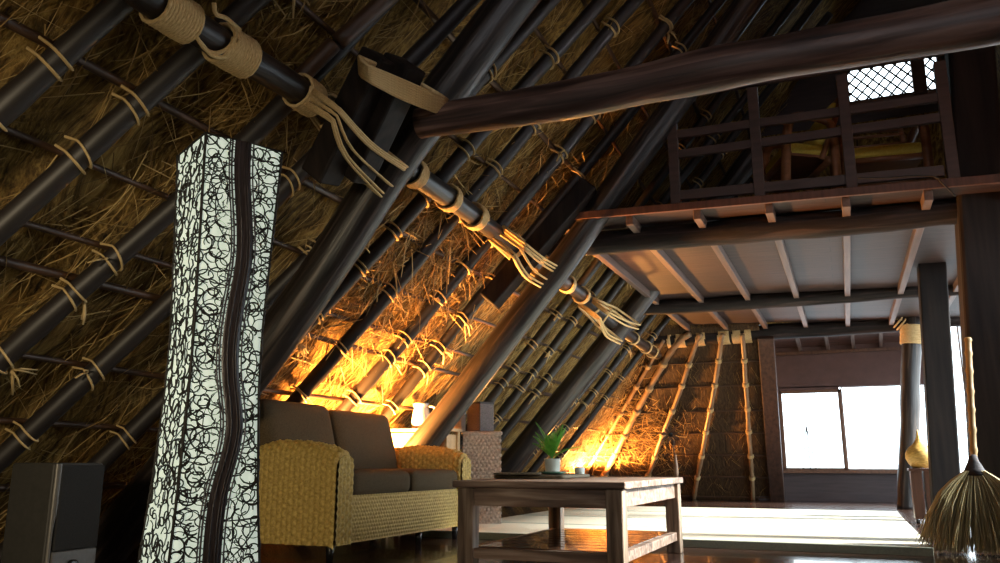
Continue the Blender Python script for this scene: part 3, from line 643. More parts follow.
YR = 6.02; zb = DZ+.02
rx = [onY(x, y, YR)[0] for x, y in ((674, 160), (756, 140), (846, 125), (945, 110))]
for x in rx: MB().box((x, YR, dz(x)+.02+.45), (.075, .06, .9)).build('post', 'rail_wood', rl, smooth=False, bevel=.004)
for (ya, yb, h) in ((196, 171, .075), (155, 117, .065), (135, 97, .065), (95, 50, .07)):
    MB().bar(onY(676, ya, YR), onY(944, yb, YR), .04, h).build('rail', 'rail_wood', rl, smooth=False, bevel=.004)
mb = MB(); mb.tube(interp([onY(x, y, 5.88) for x, y in ((858, 178), (880, 178), (930, 176), (942, 183), (955, 196))], 24), .006, 6)
tag(mb.build('black_cable', 'web'), 'thin black cable along the loft edge beside the tall post', 'cable')

def chair(name, loc, rotm, label, back=True, sy=1.):
    t = thing(name, label, 'chair', tuple(loc), 'yellow cushioned wooden chairs on the loft')
    def P(p): return rotm@(np.asarray(p, float)*V(1, sy, 1)) + np.asarray(loc)
    for sx in (-1, 1):
        mb = MB(); x = sx*.29                                         # bentwood side: front leg, armrest, back leg in one
        mb.tube([P(p) for p in interp([(x, -.30, 0), (x, -.31, .46), (x, -.27, .62), (x, -.14, .67), (x, .15, .65), (x, .26, .58), (x, .31, .3), (x, .36, 0)], 34)], .028, 10, flat=1.3)
        mb.build('side_frame', 'chair_wood', t)
        MB().tube([P(p) for p in interp([(x*.92, .14, .34), (x*.92, .27, .6), (x*.92, .38, .86)], 12)], .022, 10).build('back_post', 'chair_wood', t)
    MB().tube([P(p) for p in interp([(-.27, .38, .85), (0, .41, .88), (.27, .38, .85)], 10)], .030, 10).build('top_rail', 'chair_wood', t)
    for y, z in ((-.28, .36), (.24, .34), (-.28, .14)): MB().tube([P((-.29, y, z)), P((.29, y, z))], .026, 10).build('seat_rail', 'chair_wood', t)
    MB().box(P((0, -.02, .362)), (.54, .56*sy, .02), rotm).build('seat_panel', 'chair_wood', t, smooth=False)
    MB().soft(P((0, -.04, .42)), (.54, .56*sy, .09), .035, rotm, 8, .1).build('seat_cushion', 'yellow', t, weld=True)
    if back:
        a = math.radians(-22); R2 = np.array([[1, 0, 0], [0, math.cos(a), -math.sin(a)], [0, math.sin(a), math.cos(a)]])
        MB().soft(P((0, .24, .66)), (.48, .09, .38), .04, rotm@R2, 8, .1).build('back_cushion', 'yellow', t, weld=True)
    else:
        for z in (.56, .68, .78): MB().tube([P((-.27, .21+(z-.5)*.42, z)), P((.27, .21+(z-.5)*.42, z))], .014, 8).build('back_slat', 'chair_wood', t)
    return t
def rotz(a): c, s = math.cos(a), math.sin(a); return np.array([[c, -s, 0], [s, c, 0], [0, 0, 1.]])
def rotx(a): c, s = math.cos(a), math.sin(a); return np.array([[1, 0, 0], [0, c, -s], [0, s, c]])
def roty(a): c, s = math.cos(a), math.sin(a); return np.array([[c, 0, s], [0, 1, 0], [-s, 0, c]])
c1 = onY(880, 185, 6.9); chair('lounge_chair', (c1[0], 6.85, DZ+.02+.02), rotz(.12), 'low wooden chair with a yellow cushion under the latticed window', False)
c2 = onY(808, 190, 7.0); chair('lounge_chair', (onY(814, 150, 6.5)[0]-.16, 6.52, DZ+.04), rotz(-1.2)@rotx(-.10), 'turned wooden chair with yellow cushions behind the middle of the railing', True, .6)

# ------------------------------------------------------------------ tatami
mx0, mx1, my0, my1 = -3.04, .42, 5.70, 9.9
nc, nr = 2, 4; cw = (mx1-mx0)/nc; rh = (my1-my0)/nr
RN_ = ['front row, at the dark floor', 'second row from the front', 'third row from the front', 'back row, towards the windows']
for r_ in range(nr):
    for c_ in range(nc):
        x0, y0 = mx0+cw*c_, my0+rh*r_
        t = thing('tatami_mat', 'pale tatami mat of the '+RN_[r_]+(', half nearer the sofa' if c_ == 0 else ', half nearer the posts'), 'tatami mat', (x0+cw/2, y0+rh/2, 0), 'tatami mats on the floor')
        MB().box((x0+cw/2, y0+rh/2, .025), (cw-.004, rh-.064, .05)).build('rush_surface', 'tatami', t, smooth=False, bevel=.004)
        for yy in (y0+.017, y0+rh-.017): MB().box((x0+cw/2, yy, .0255), (cw-.004, .03, .051)).build('cloth_border', 'tatami_border', t, smooth=False, bevel=.003)

# ------------------------------------------------------------------ column lamp
LP = V(-1.805, 2.0, 0); LA = math.radians(-27.8); LR = rotz(LA); LH = 1.54
def lside(z):                                   # half side length over height
    t = z/LH; return .5*np.interp(t, [0, .15, .3, .5, .62, .8, 1], [.282, .266, .236, .212, .212, .230, .252])
def lpt(x, y, z): return LP + LR@V(x, y, z)
lamp = thing('column_lamp', 'tall lit paper column lamp wrapped in dark vine scribbles', 'lamp', tuple(LP))
zs = np.linspace(.03, LH, 40); ring = []
gl_ = np.random.default_rng(2)
for z in zs:
    h = lside(z); row = []
    for fx, fy in ((1, -1), (1, 1), (-1, 1), (-1, -1)):
        n_ = {(1, -1): (0, 1), (1, 1): (-1, 0), (-1, 1): (0, -1), (-1, -1): (1, 0)}[(fx, fy)]
        for k in range(10):
            t = k/10*2*h; bul = .004*math.sin(k/10*PI)
            row.append(lpt(fx*h+n_[0]*t+(bul if fx == 1 and n_[0] == 0 else 0), fy*h+n_[1]*t, z))
    ring.append(row)
top = [[lpt(p*.0, p*.0, LH-.02) for p in range(40)]]
MB().grid(ring+[[lpt(0, 0, LH-.004)]*40], wrap=True).build('paper_shade', 'paper', lamp)
fr = MB()
for fx, fy in ((1, -1), (1, 1), (-1, 1), (-1, -1)): fr.tube([lpt(fx*lside(z), fy*lside(z), z) for z in zs], .0042, 6)
for z in (.03, LH):
    h = lside(z); c4 = [lpt(h, -h, z), lpt(h, h, z), lpt(-h, h, z), lpt(-h, -h, z)]
    for k in range(4): fr.tube([c4[k], c4[(k+1) % 4]], .004, 6)
fr.build('wire_frame', 'web', lamp)
MB().box(lpt(0, 0, .015), (.30, .30, .03), LR).build('base', 'web', lamp, smooth=False)
BZ = [0.03, .25, .42, .5, .6, .68, .8, .87, 1.0, 1.13, 1.2, 1.3, 1.45, 1.62]; BF = [.5, .44, .46, .52, .66, .66, .55, .52, .55, .62, .62, .56, .47, .47]
def bandpos(z): return (np.interp(z, BZ, BF)*2-1)*lside(z)
zz = np.linspace(.03, LH-.002, 90); f_ = np.array([np.interp(z, BZ, BF) for z in zz]); ker = np.ones(9)/9; f_ = np.convolve(np.pad(f_, 4, 'edge'), ker, 'valid')
bm_ = MB(); G = []
for i, z in enumerate(zz):
    y = (f_[i]*2-1)*lside(z); row = []
    for k in range(9):
        u = (k/8-.5)*.054; row.append(lpt(lside(z)+.006+.006*math.sqrt(max(0, 1-(u/.0275)**2))+.0015*math.sin(k*2.4+i*.1), y+u, z))
    G.append(row)
bm_.grid(G); bm_.build('wavy_band', 'band', lamp)
fl = MB()
for u, w in ((-.034, .003), (-.042, .0025), (.034, .0025), (-.012, .0022), (.006, .0016), (.014, .0016)):
    fl.tube([lpt(lside(z)+(.007 if abs(u) > .024 else .0125), (f_[i]*2-1)*lside(z)+u, z) for i, z in enumerate(zz)], w, 5)
fl.build('fibre_strands', 'band', lamp)
web = MB()
def facept(face, u, z, off=.003):
    h = lside(z); u = u*h
    return lpt(*{0: (h+off, u), 1: (u, -h-off), 2: (-h-off, u), 3: (u, h+off)}[face], z)
for face in range(4):
    loops = []
    step = (.027, .037, .045, .045)[face]
    for z in np.arange(.03, LH, step):
        h = lside(z)
        for y in np.arange(-h, h+.001, step): loops.append((y+gl_.uniform(-.013, .013), z+gl_.uniform(-.013, .013)))
    for cy, cz in loops:
        R = gl_.uniform(.014, .034); a0 = gl_.uniform(0, 6.28); sw = gl_.uniform(3.2, 6.6); e = gl_.uniform(.65, 1.15)
        uz = [(cy + R*math.cos(a0+sw*t)+.006*t, cz + R*e*math.sin(a0+sw*t)) for t in np.linspace(0, 1, 12)]
        uz = [(min(max(u/lside(z), -1.), 1.), min(max(z, .03), LH)) for u, z in uz]
        web.tube([facept(face, u, z, gl_.uniform(.0015, .004)) for u, z in uz], gl_.uniform(.0017, .0029), 4, cap=False)
    for k in range((70, 25, 30, 30)[face]):
        cu, cz, an, L, cv = gl_.uniform(-1, 1), gl_.uniform(.03, LH), gl_.uniform(0, 6.28), gl_.uniform(.1, .3), gl_.uniform(-3, 3)
        uz = []; x, z_ = cu, cz
        for t in range(14): uz.append((min(max(x, -1.), 1.), min(max(z_, .03), LH))); x += math.cos(an)*L/14/.13; z_ += math.sin(an)*L/14; an += cv/14
        web.tube([facept(face, u, z, gl_.uniform(.0015, .004)) for u, z in uz], gl_.uniform(.0016, .0028), 4, cap=False)
w = web.build('vine_scribble', 'web', lamp); w['kind'] = 'stuff'

# ------------------------------------------------------------------ sofa
SX, SY0, SY1 = -2.64, 3.95, 5.73; SBX = -3.50
sofa = thing('sofa', 'woven seagrass two-seat sofa with dark brown cushions', 'sofa', ((SX+SBX)/2, (SY0+SY1)/2, 0))
def weave(a, b, pa=.036, pb=.046, h=.017):      # height of plaited knots; a across columns, b along the column
    c = math.floor(a/pa); fa = a/pa-c; fb = (b/pb + .5*(c % 2)) % 1.
    return h*(math.sin(PI*fa)**.7)*(.2+.8*abs(math.sin(PI*(fb+.22*abs(fa-.5)))))
def arm(y0, y1, name):
    T = y1-y0; yc = (y0+y1)/2; n_x = 190; X = np.linspace(SBX, SX, n_x); rows = []
    for x in X:
        t = (x-SBX)/(SX-SBX)
        top = np.interp(t, [0, .25, .5, .72, .9, 1], [.61, .64, .668, .660, .634, .602])
        e = min(1, (SX-x)/.03, (x-SBX)/.03); e = math.sqrt(max(0., 1-(1-e)**2)); k = .93+.07*e
        bot = .10; row = []; R = T*.48
        # section: outer face up, over the rounded top, inner face down
        sec = [(-T/2, z) for z in np.linspace(bot, top-R, 56)] + [(-T/2*math.cos(a), top-R+R*math.sin(a)) for a in np.linspace(.1, PI-.1, 26)] + [(T/2, z) for z in np.linspace(top-R, bot, 56)]
        s_ = 0; pv = sec[0]
        for j, q in enumerate(sec):
            s_ += math.hypot(q[0]-pv[0], q[1]-pv[1]); pv = q
            w_ = weave(x-SBX, s_)
            if j < 56: nv = (-1, 0)
            elif j < 82: a = .1+(PI-.2)*(j-56)/25; nv = (-math.cos(a), math.sin(a))
            else: nv = (1, 0)
            row.append(V(x, yc+q[0]*k+nv[0]*w_, q[1]-(1-k)*.3+nv[1]*w_))
        rows.append(row)
    mb = MB().grid(rows, flip=True)
    # front and back end faces, plaited too
    for x, fl in ((SX, True), (SBX, False)):
        top = .602-.012 if fl else .60-.012; G = []
        for z in np.linspace(.10, top, 60):
            r_ = []
            for y in np.linspace(-T/2*.97, T/2*.97, 24):
                hh = .0+ (max(0, z-(top-T*.42))/(T*.42))
                yy = y*math.sqrt(max(.02, 1-hh*hh)); r_.append(V(x+(1 if fl else -1)*(weave(yy+T, z)*.8+.004), yc+yy, z))
            G.append(r_)
        mb.grid(G, flip=not fl)
    return mb.build(name, 'seagrass', sofa)
arm(SY0, SY0+.17, 'arm'); arm(SY1-.17, SY1, 'arm')
G = []
for z in np.linspace(.10, .365, 60):
    G.append([V(SX-.02+weave(z, y, .022, .030, .007)+.01*math.sin((z-.1)/.265*PI), y, z) for y in np.linspace(SY0+.15, SY1-.15, 380)])
mb = MB().grid(G); mb.box((SX-.05, (SY0+SY1)/2, .232), (.05, SY1-SY0-.2, .26)); mb.box(((SX+SBX)/2-.03, (SY0+SY1)/2, .25), (SX-SBX-.1, SY1-SY0-.28, .2))
mb.build('seat_base', 'seagrass', sofa)
mb = MB(); mb.soft((SBX+.06, (SY0+SY1)/2, .37), (.10, SY1-SY0-.2, .54), .05, n=10); mb.build('backrest', 'seagrass', sofa, weld=True)
iy0, iy1 = SY0+.175, SY1-.175; hm = (iy0+iy1)/2
for a, b in ((iy0, hm), (hm, iy1)):
    c = MB(); c.soft((SX-.325, (a+b)/2, .425), (.65, b-a-.01, .15), .05, n=14, puff=.12).build('seat_cushion', 'fabric', sofa, weld=True)
for a, b, dz in ((3.98, 4.71, .02), (4.71, 5.50, 0)):
    Rb = roty(math.radians(-15)); MB().soft((SBX+.26, (a+b)/2, .67+dz), (.19, b-a-.01, .47), .07, Rb, 14, .25).build('back_cushion', 'fabric', sofa, weld=True)
for x in (SX-.08, SBX+.08):
    for y in (SY0+.09, 5.08 if x > -3 else SY1-.09, SY1-.09):
        if x < -3 and y == SY1-.09 and False: continue
        MB().tube([(x, y, .12), (x, y, 0)], [.026, .018], 12).build('leg', 'black_metal', sofa)

# ------------------------------------------------------------------ coffee table
tx0, tx1, ty0, ty1, tz = -1.90, -.99, 3.90, 5.40, .457
tb = thing('coffee_table', 'low weathered wooden coffee table with slatted lower shelf', 'table', ((tx0+tx1)/2, (ty0+ty1)/2, 0))
mb = MB(); nb = 9
for k in range(nb): mb.box(((tx0+tx1)/2, ty0+(k+.5)*(ty1-ty0)/nb, tz-.0175), (tx1-tx0, (ty1-ty0)/nb-.003, .035))
mb.build('tabletop', 'table', tb, smooth=False, bevel=.005)
lw = .085
for x in (tx0+.07, tx1-.06):
    for y in (ty0+.055, ty1-.055): MB().box((x, y, (tz-.036)/2), (lw, lw, tz-.036)).build('leg', 'table_leg', tb, smooth=False, bevel=.006)
for y in (ty0+.055, ty1-.055): MB().box(((tx0+tx1)/2, y, tz-.036-.045), (tx1-tx0-.2, .04, .09)).build('apron', 'table', tb, smooth=False, bevel=.004)
for x in (tx0+.07, tx1-.06): MB().box((x, (ty0+ty1)/2, tz-.036-.045), (.04, ty1-ty0-.18, .09)).build('apron', 'table', tb, smooth=False, bevel=.004)
for y in (ty0+.055, ty1-.055): MB().box(((tx0+tx1)/2, y, .10), (tx1-tx0-.2, .045, .05)).build('shelf_rail', 'table', tb, smooth=False, bevel=.004)
for x in (tx0+.07, tx1-.06): MB().box((x, (ty0+ty1)/2, .10), (.045, ty1-ty0-.18, .05)).build('shelf_rail', 'table', tb, smooth=False, bevel=.004)
m = MB(); ns = 9
for k in range(ns): m.box(((tx0+tx1)/2+.005, ty0+.10+(ty1-ty0-.2)*(k+.5)/ns, .118), (tx1-tx0-.17, (ty1-ty0-.2)/ns-.022, .018))
M['shelf'] = nmat('polished_shelf', [(.25, (.05, .024, .014)), (.7, (.14, .07, .042))], (2.5, 34, 34), rough=.16, bump=.12, dist=.002, coat=.4)
m.build('shelf', 'shelf', tb, smooth=False, bevel=.003)

# on the table
zt = tz+.0005
wm = MB(); yy, xx = 4.75, -1.70
wm.soft((xx, yy, zt+.011), (.42, .62, .022), .009, rotz(.05), 8); tag(wm.build('woven_mat', 'paper_dark', weld=True), 'dark woven mat lying under the potted fern on the coffee table', 'mat')
pz = zt+.023; Xp = V(-1.705, 4.92, pz)
fern = thing('potted_fern', 'small bright green fern in a pale pot on the coffee table', 'plant', tuple(Xp))
MB().lathe([(.001, 0), (.040, 0), (.046, .02), (.050, .085), (.051, .092), (.045, .092), (.044, .075), (.001, .074)], Xp, 28).build('pot', 'pot', fern)
MB().lathe([(.001, .0), (.043, .0), (.043, .004), (.001, .006)], Xp+V(0, 0, .074), 20).build('soil', 'black_box', fern)
gf = np.random.default_rng(8)
for k in range(11):
    an = k*2.4+gf.uniform(-.3, .3); tilt = gf.uniform(.25, 1.15); L = gf.uniform(.19, .29); mb = MB(); d0 = V(math.cos(an), math.sin(an), 0)
    pts = [Xp+V(0, 0, .08)+d0*(L*t*math.sin(tilt)*(.5+.5*t))+V(0, 0, L*t*math.cos(tilt*.8)-.05*t*t*tilt) for t in np.linspace(0, 1, 16)]
    mb.tube(pts, np.linspace(.0022, .0008, 16), 5)
    for i in range(3, 16):
        t_ = nrm(pts[i]-pts[i-1]); sd = nrm(np.cross(t_, V(0, 0, 1))); un = np.cross(sd, t_); w = .040*math.sin(PI*min(1, (i-1)/16+.12))+.006
        for e in (-1, 1):
            for fr_ in (0., .5):
                b0 = pts[i]-t_*fr_*L/16; tip = b0+(sd*e*.8+t_*.55)*w+un*.006; m1 = (b0+tip)/2; wd = t_*.0030
                mb.add([b0, m1-wd+un*.004, tip, m1+wd+un*.004], [(0, 1, 2), (0, 2, 3)])
    mb.build('frond', 'leaf', fern)
tag(MB().lathe([(.001, 0), (.026, 0), (.031, .02), (.032, .055), (.028, .066), (.024, .066), (.026, .05), (.001, .02)], V(-1.585, 5.1, zt), 24).build('votive_cup', 'pot'), 'tiny pale cup on the coffee table beside the fern', 'cup')
tag(MB().lathe([(.001, 0), (.05, 0), (.085, .012), (.082, .016), (.05, .006), (.001, .006)], V(-1.60, 4.62, pz), 28).build('shallow_dish', 'glass_green'), 'flat dark green dish on the woven mat', 'dish')
mb = MB(); mb.soft((-1.74, 4.42, pz+.006), (.26, .19, .012), .004, rotz(.3), 6); tag(mb.build('magazine', 'paper_dark', weld=True), 'thin dark magazine on the near end of the woven mat', 'magazine')
fv = V(-1.02, 5.33, zt); dv = thing('dried_flower_vase', 'slim bottle vase with one star-shaped dried flower on the coffee table corner', 'vase', tuple(fv))
MB().lathe([(.001, 0), (.013, 0), (.015, .03), (.014, .08), (.008, .11), (.006, .135), (.008, .14), (.004, .14), (.001, .10)], fv, 18).build('bottle', 'dead_flower', dv)
MB().tube([fv+V(0, 0, .1), fv+V(-.01, 0, .19), fv+V(-.02, 0, .26)], .0035, 6).build('stem', 'web', dv)
hd = fv+V(-.022, -.01, .265); mb = MB()
for k in range(9):
    an = k*2*PI/9+.2; d = V(math.cos(an), -.25, math.sin(an)); s_ = V(-math.sin(an), 0, math.cos(an)); L = .075*(.7+.5*((k*37) % 10)/10)
    mb.add([hd, hd+d*L*.55+s_*.010, hd+d*L, hd+d*L*.55-s_*.010, hd+d*L*.5+V(0, -.006, 0)], [(0, 1, 4), (1, 2, 4), (2, 3, 4), (3, 0, 4)])
mb.build('petals', 'dead_flower', dv)
mb = MB(); mb.soft(hd, (.03, .03, .03), .0149, n=6); mb.build('flower_head', 'web', dv, weld=True)

# ------------------------------------------------------------------ cabinet, jug, rattan chest behind the sofa
CY = 6.13; ca = onY(384, 428, CY); cb = onY(447, 434, CY); cx0, cx1, cz = ca[0], cb[0], .83
cab = thing('wooden_cabinet', 'light wood cabinet behind the sofa, lit warmly', 'cabinet', ((cx0+cx1)/2, CY+.13, 0)); cd = .26
MB().box(((cx0+cx1)/2, CY+cd/2, cz-.012), (cx1-cx0+.02, cd+.02, .025)).build('top', 'light_wood', cab, smooth=False, bevel=.003)
for x in (cx0+.025, cx1-.025):
    for y in (CY+.025, CY+cd-.025): MB().box((x, y, (cz-.025)/2), (.045, .045, cz-.025)).build('leg', 'light_wood', cab, smooth=False, bevel=.003)
d1 = MB().box(((cx0+cx1)/2, CY+.012, cz-.085), (cx1-cx0-.1, .02, .10)).build('drawer', 'light_wood', cab, smooth=False, bevel=.003)
mb = MB(); mb.soft(((cx0+cx1)/2, CY-.008, cz-.085), (.022, .022, .022), .0109, n=5); mb.build('knob', 'black_metal', d1, weld=True)
MB().box(((cx0+cx1)/2, CY+cd/2, cz-.145), (cx1-cx0-.06, cd-.04, .018)).build('shelf', 'light_wood', cab, smooth=False)
MB().box(((cx0+cx1)/2, CY+cd/2, .2), (cx1-cx0-.06, cd-.04, .018)).build('shelf', 'light_wood', cab, smooth=False)
MB().box(((cx0+cx1)/2, CY+cd-.01, (cz-.1)/2+.05), (cx1-cx0-.06, .012, cz-.12)).build('back_panel', 'red_wood', cab, smooth=False)
for x in (cx0+.025, cx1-.025): MB().box((x, CY+cd/2, cz/2+.05), (.012, cd-.08, cz-.2)).build('side_panel', 'light_wood', cab, smooth=False)
jp = onY(421, 427, CY+.11); jp[2] = cz+.001
jug = thing('jug', 'white ceramic jug with a handle on the light wood cabinet', 'jug', tuple(jp))
MB().lathe([(.001, 0), (.072, 0), (.080, .012), (.082, .05), (.074, .12), (.062, .17), (.060, .20), (.066, .215), (.060, .215), (.054, .20), (.056, .16), (.068, .1), (.07, .03), (.001, .012)], jp, 32).build('body', 'ceramic', jug)
MB().tube(interp([jp+V(.058, 0, .185), jp+V(.115, .01, .18), jp+V(.125, .01, .12), jp+V(.078, 0, .06)], 18), .010, 9).build('handle', 'ceramic', jug)
mb = MB(); q = jp+V(-.062, -.01, .205); mb.add([q+V(.02, -.03, .008), q+V(-.03, -.002, .016), q+V(.02, .03, .008), q+V(.01, 0, -.05)], [(0, 1, 3), (1, 2, 3), (0, 2, 1)]); mb.build('spout', 'ceramic', jug)
RY = 6.5; ra, rb_ = onY(455, 432, RY), onY(489, 440, RY); rz = .815; rxa, rxb = ra[0], rb_[0]
ch = thing('rattan_chest', 'tall grey rattan chest right of the light wood cabinet', 'chest', ((rxa+rxb)/2, RY+.2, 0))
mb = MB()
for (p0, ux) in ((V(rxa, RY, 0), V(1, 0, 0)), (V(rxb, RY, 0), V(0, 1, 0)), (V(rxb, RY+.4, 0), V(-1, 0, 0)), (V(rxa, RY+.4, 0), V(0, -1, 0))):
    Lx = rxb-rxa if abs(ux[0]) else .4; nv = np.cross(ux, V(0, 0, 1)); G = []
    for z in np.linspace(.0, rz-.03, 100): G.append([p0+ux*u+V(0, 0, z)+nv*weave(z, u, .030, .036, .008) for u in np.linspace(0, Lx, 70)])
    mb.grid(G)
mb.build('body', 'rattan_grey', ch)
mb = MB(); mb.soft(((rxa+rxb)/2, RY+.2, rz-.018), (rxb-rxa+.03, .43, .035), .014, n=8); o = mb.build('lid', 'rattan_grey', ch, weld=True); ch.rotation_euler.z = .45
q = [onY(461, 431, RY+.12), onY(474, 402, RY+.02), onY(488, 431, RY+.02)]
bx = thing('storage_box', 'tall dark box standing on the grey rattan chest', 'box', ((q[0][0]+q[2][0])/2, RY+.14, rz)); bxa, bxm, bxb = onY(474, 420, RY+.06)[0], onY(482, 402, RY+.03)[0], onY(497, 420, RY+.03)[0]
bh = q[1][2]-rz; R0 = rotz(-.45); bc = V((onY(479, 431, RY+.12)[0]), RY+.15, rz+bh/2+.001)
MB().box(bc, (.18, .16, bh), R0).build('case', 'purple_box', bx, smooth=False, bevel=.006)
MB().box(bc+V(0, 0, bh/2-.006), (.184, .164, .02), R0).build('lid', 'black_box', bx, smooth=False, bevel=.004)
tp = onY(457.5, 431, RY+.1); tp[2] = rz+.001; tin = thing('tin_box', 'small beige tin with pale blue lid, beside the dark box on the chest', 'tin', tuple(tp))
hh = onY(462, 411, RY+.1)[2]-rz
MB().box(tp+V(0, 0, hh*.42), (.115, .1, hh*.84)).build('body', 'tin', tin, smooth=False, bevel=.008)
MB().box(tp+V(0, 0, hh*.92), (.12, .105, hh*.17)).build('lid', 'pale_blue', tin, smooth=False, bevel=.008)

# ------------------------------------------------------------------ speaker
SR = rotz(math.radians(93)); SPC = V(-3.30, 2.72, 0)
spk = thing('loudspeaker', 'dark floor loudspeaker under the thatched slope', 'speaker', tuple(SPC))
def sp_(x, y, z): return SPC + SR@V(x, y, z)
SWx, SDy, SHz = .27, .25, .545
MB().box(sp_(0, 0, SHz/2), (SWx, SDy, SHz), SR).build('cabinet', 'speaker_case', spk, smooth=False, bevel=.010)
G = []
for z in np.linspace(.02, SHz-.005, 30):
    t = z/SHz; dx = .012*(1+math.tanh((t-.56)*18))/2; G.append([sp_(-SWx/2+.004+u*.012+dx*u, -SDy/2-.012*(u > 0), z) for u in (0, .02, 1)])
MB().grid(G).build('trim_edge', 'speaker_trim', spk)
MB().box(sp_(.012, -SDy/2-.008, .355), (.235, .016, .36), SR).build('grille', 'speaker_mesh', spk, smooth=False, bevel=.006)
MB().box(sp_(.01, -SDy/2-.006, .09), (.24, .014, .165), SR).build('lower_panel', 'speaker_trim', spk, smooth=False, bevel=.005)
mb = MB(); pr = [(.001, 0), (.026, 0), (.030, .004), (.030, .016), (.022, .020), (.001, .020)]
vs = MB().lathe(pr, (0, 0, 0), 24); Rk = SR@rotx(PI/2)
mb.add([Rk@np.array(p)+sp_(-.005, -SDy/2-.013, .105) for p in vs.v], vs.f); mb.build('dial', 'black_metal', spk)

# ------------------------------------------------------------------ broom
hb = onY(974, 466, 5.86); bt = onY(968, 338, 6.02)
br = thing('grass_broom', 'large dry grass broom standing against the tall dark post', 'broom', (hb[0], hb[1], 0))
P = interp([hb+V(0, 0, -.05), (hb+bt)/2, bt], 40); rr = np.full(40, .019)
for k in range(3, 40, 5): rr[k] *= 1.28
MB().tube(P, rr, 12).build('handle', 'bamboo_handle', br)
mb = MB(); mb.lathe([(.004, .09), (.022, .085), (.03, .05), (.055, .0), (.075, -.035), (.05, -.04), (.004, -.03)], hb+V(0, 0, -.02), 24, 1., .6); mb.build('binding', 'binding', br)
gb = np.random.default_rng(4); mb = MB()
for k in range(900):
    a = gb.uniform(-1, 1); dpt = gb.uniform(-1, 1); L = gb.uniform(.46, .60)*(1-.18*a*a); ang = a*.70
    p0 = hb+V(a*.055, dpt*.03, -.03); d = V(math.sin(ang)*.95, dpt*.16, -math.cos(ang)); e = p0+d*L+V(0, 0, -.05*abs(a))
    m1 = p0+d*L*.45+V(a*.035, dpt*.015, .02*abs(a))
    if e[2] < .01: e[2] = .01+gb.uniform(0, .02)
    e = e+V(gb.normal(0, .012), gb.normal(0, .01), 0)
    pts = [p0, (p0+m1)/2+V(a*.012, 0, 0), m1, (m1+e)/2+V(a*.008, 0, .008), e]
    mb.tube(pts, [.003, .0034, .0034, .003, .0012], 4, cap=False)
o = mb.build('bristles', 'bristle', br); o['kind'] = 'stuff'

# ------------------------------------------------------------------ small stand with the golden ornament
oy = 8.75; s0 = onY(913, 500, oy); s1 = onY(938, 500, oy); sz = .50
st_ = thing('small_stand', 'little reddish wooden stand beside the squared post', 'stand', ((s0[0]+s1[0])/2, oy+.1, 0))
MB().box(((s0[0]+s1[0])/2, oy+.1, sz-.012), (s1[0]-s0[0]+.02, .24, .024)).build('top', 'red_wood', st_, smooth=False, bevel=.003)
w_ = (s1[0]-s0[0])
for x in (s0[0]+w_*.24, s0[0]+w_*.77): MB().box((x, oy+.1, (sz-.024)/2+.02), (w_*.44, .2, sz-.065)).build('side_panel', 'red_wood', st_, smooth=False, bevel=.003)
for x in (s0[0]+.03, s1[0]-.03):
    for y in (oy+.02, oy+.18): MB().tube([(x, y, .03), (x, y, 0)], [.014, .01], 10).build('foot', 'black_metal', st_)
oc = V(s0[0]+.105, oy+.09, sz+.001)
tag(MB().lathe([(.001, 0), (.07, .0), (.105, .04), (.128, .09), (.125, .14), (.095, .19), (.05, .225), (.026, .26), (.014, .30), (.008, .345), (.001, .36)], oc, 36).build('onion_ornament', 'gold_wicker'), 'golden onion-shaped wicker ornament on the reddish stand', 'ornament')
# spindly stand in the first window
e0 = onY(806, 425, WY-.08); t = thing('wire_easel', 'thin wire easel silhouetted in the window nearest the plank post', 'easel', (e0[0], WY-.06, OZ0+.02))
for (x, y) in ((803, 471), (811, 471), (817, 471)):
    b = onY(x, y, WY-.06); MB().tube([e0, b], .008, 6).build('leg', 'grey_log', t)
MB().tube([onY(803, 452, WY-.06), onY(813, 452, WY-.06)], .006, 6).build('crossbar', 'grey_log', t)

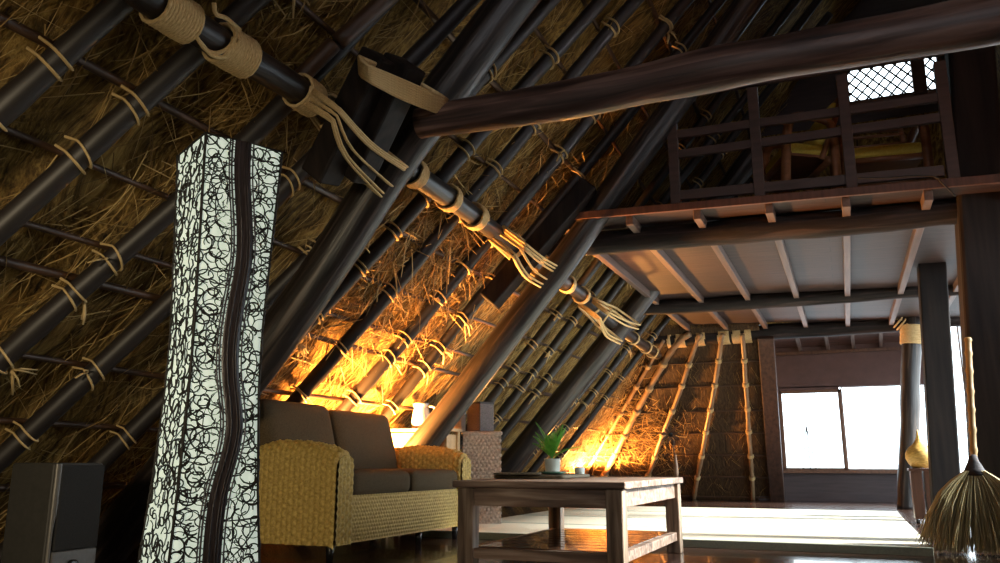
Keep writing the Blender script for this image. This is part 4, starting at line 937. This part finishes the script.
# ------------------------------------------------------------------ light
W = bpy.data.worlds.new('daylight'); SC.world = W; W.use_nodes = True
bg = W.node_tree.nodes['Background']; bg.inputs['Color'].default_value = (.80, .90, 1., 1); bg.inputs['Strength'].default_value = 6.
def light(name, typ, loc, energy, color, rot=None, **k):
    l = bpy.data.lights.new(name, typ); l.energy = energy; l.color = color
    for a, v in k.items(): setattr(l, a, v)
    o = bpy.data.objects.new(name, l); COL.objects.link(o); o.location = loc
    if rot is not None: o.rotation_mode = 'QUATERNION'; o.rotation_quaternion = Vector(rot).to_track_quat('-Z', 'Y')
    return o
def portal(name, loc, rot, sx, sy):
    o = light(name, 'AREA', loc, 1, (1, 1, 1), rot, shape='RECTANGLE', size=sx, size_y=sy); o.data.cycles.is_portal = True
portal('window_portal', (.35, WY+.2, 1.06), (0, -1, 0), 2.4, 1.3)
portal('side_portal', (RX+.2, 8.2, 1.25), (-1, 0, 0), 8.6, 2.5)
portal('gable_portal', ((wx0+wx1)/2, GY+.1, (wz0+wz1)/2), (0, -1, 0), wx1-wx0, wz1-wz0)
WARM = (1., .40, .09)
light('sofa_uplight', 'SPOT', (-3.60, 5.76, .56), 1750, WARM, (.42, .22, .85), spot_size=math.radians(152), spot_blend=.9, shadow_soft_size=.06)
light('sofa_uplight', 'SPOT', (-3.57, 4.80, .56), 1100, WARM, (.62, .25, .85), spot_size=math.radians(120), spot_blend=.9, shadow_soft_size=.06)
light('corner_uplight', 'SPOT', (-3.74, 12.62, .36), 1000, WARM, (.1, -.15, 1), spot_size=math.radians(165), spot_blend=.4, shadow_soft_size=.07)
light('thatch_fill', 'SPOT', (-1.5, -1.0, 1.0), 300, (1., .82, .54), (-1.75, 4.2, -.10), spot_size=math.radians(54), spot_blend=1., shadow_soft_size=.25)  # added warm fill behind the camera for left thatch and sofa, no fixture
light('rear_fill', 'POINT', (-.6, -1.2, 1.3), 24, (1., .84, .60), shadow_soft_size=.25)  # added weak all-round fill from behind the viewer, no lamp stands here
light('beam_fill', 'SPOT', (1.3, -2.2, 2.5), 190, (.97, .94, 1.), (-1.6, 5.7, -.10), spot_size=math.radians(44), spot_blend=.8, shadow_soft_size=.4)  # added cool spot to brighten the tie beam, wall here has no window
sun = light('sun', 'SUN', (6, 6, 6), 26, (1., .99, .97), (-1., -.10, -.60), angle=math.radians(10))
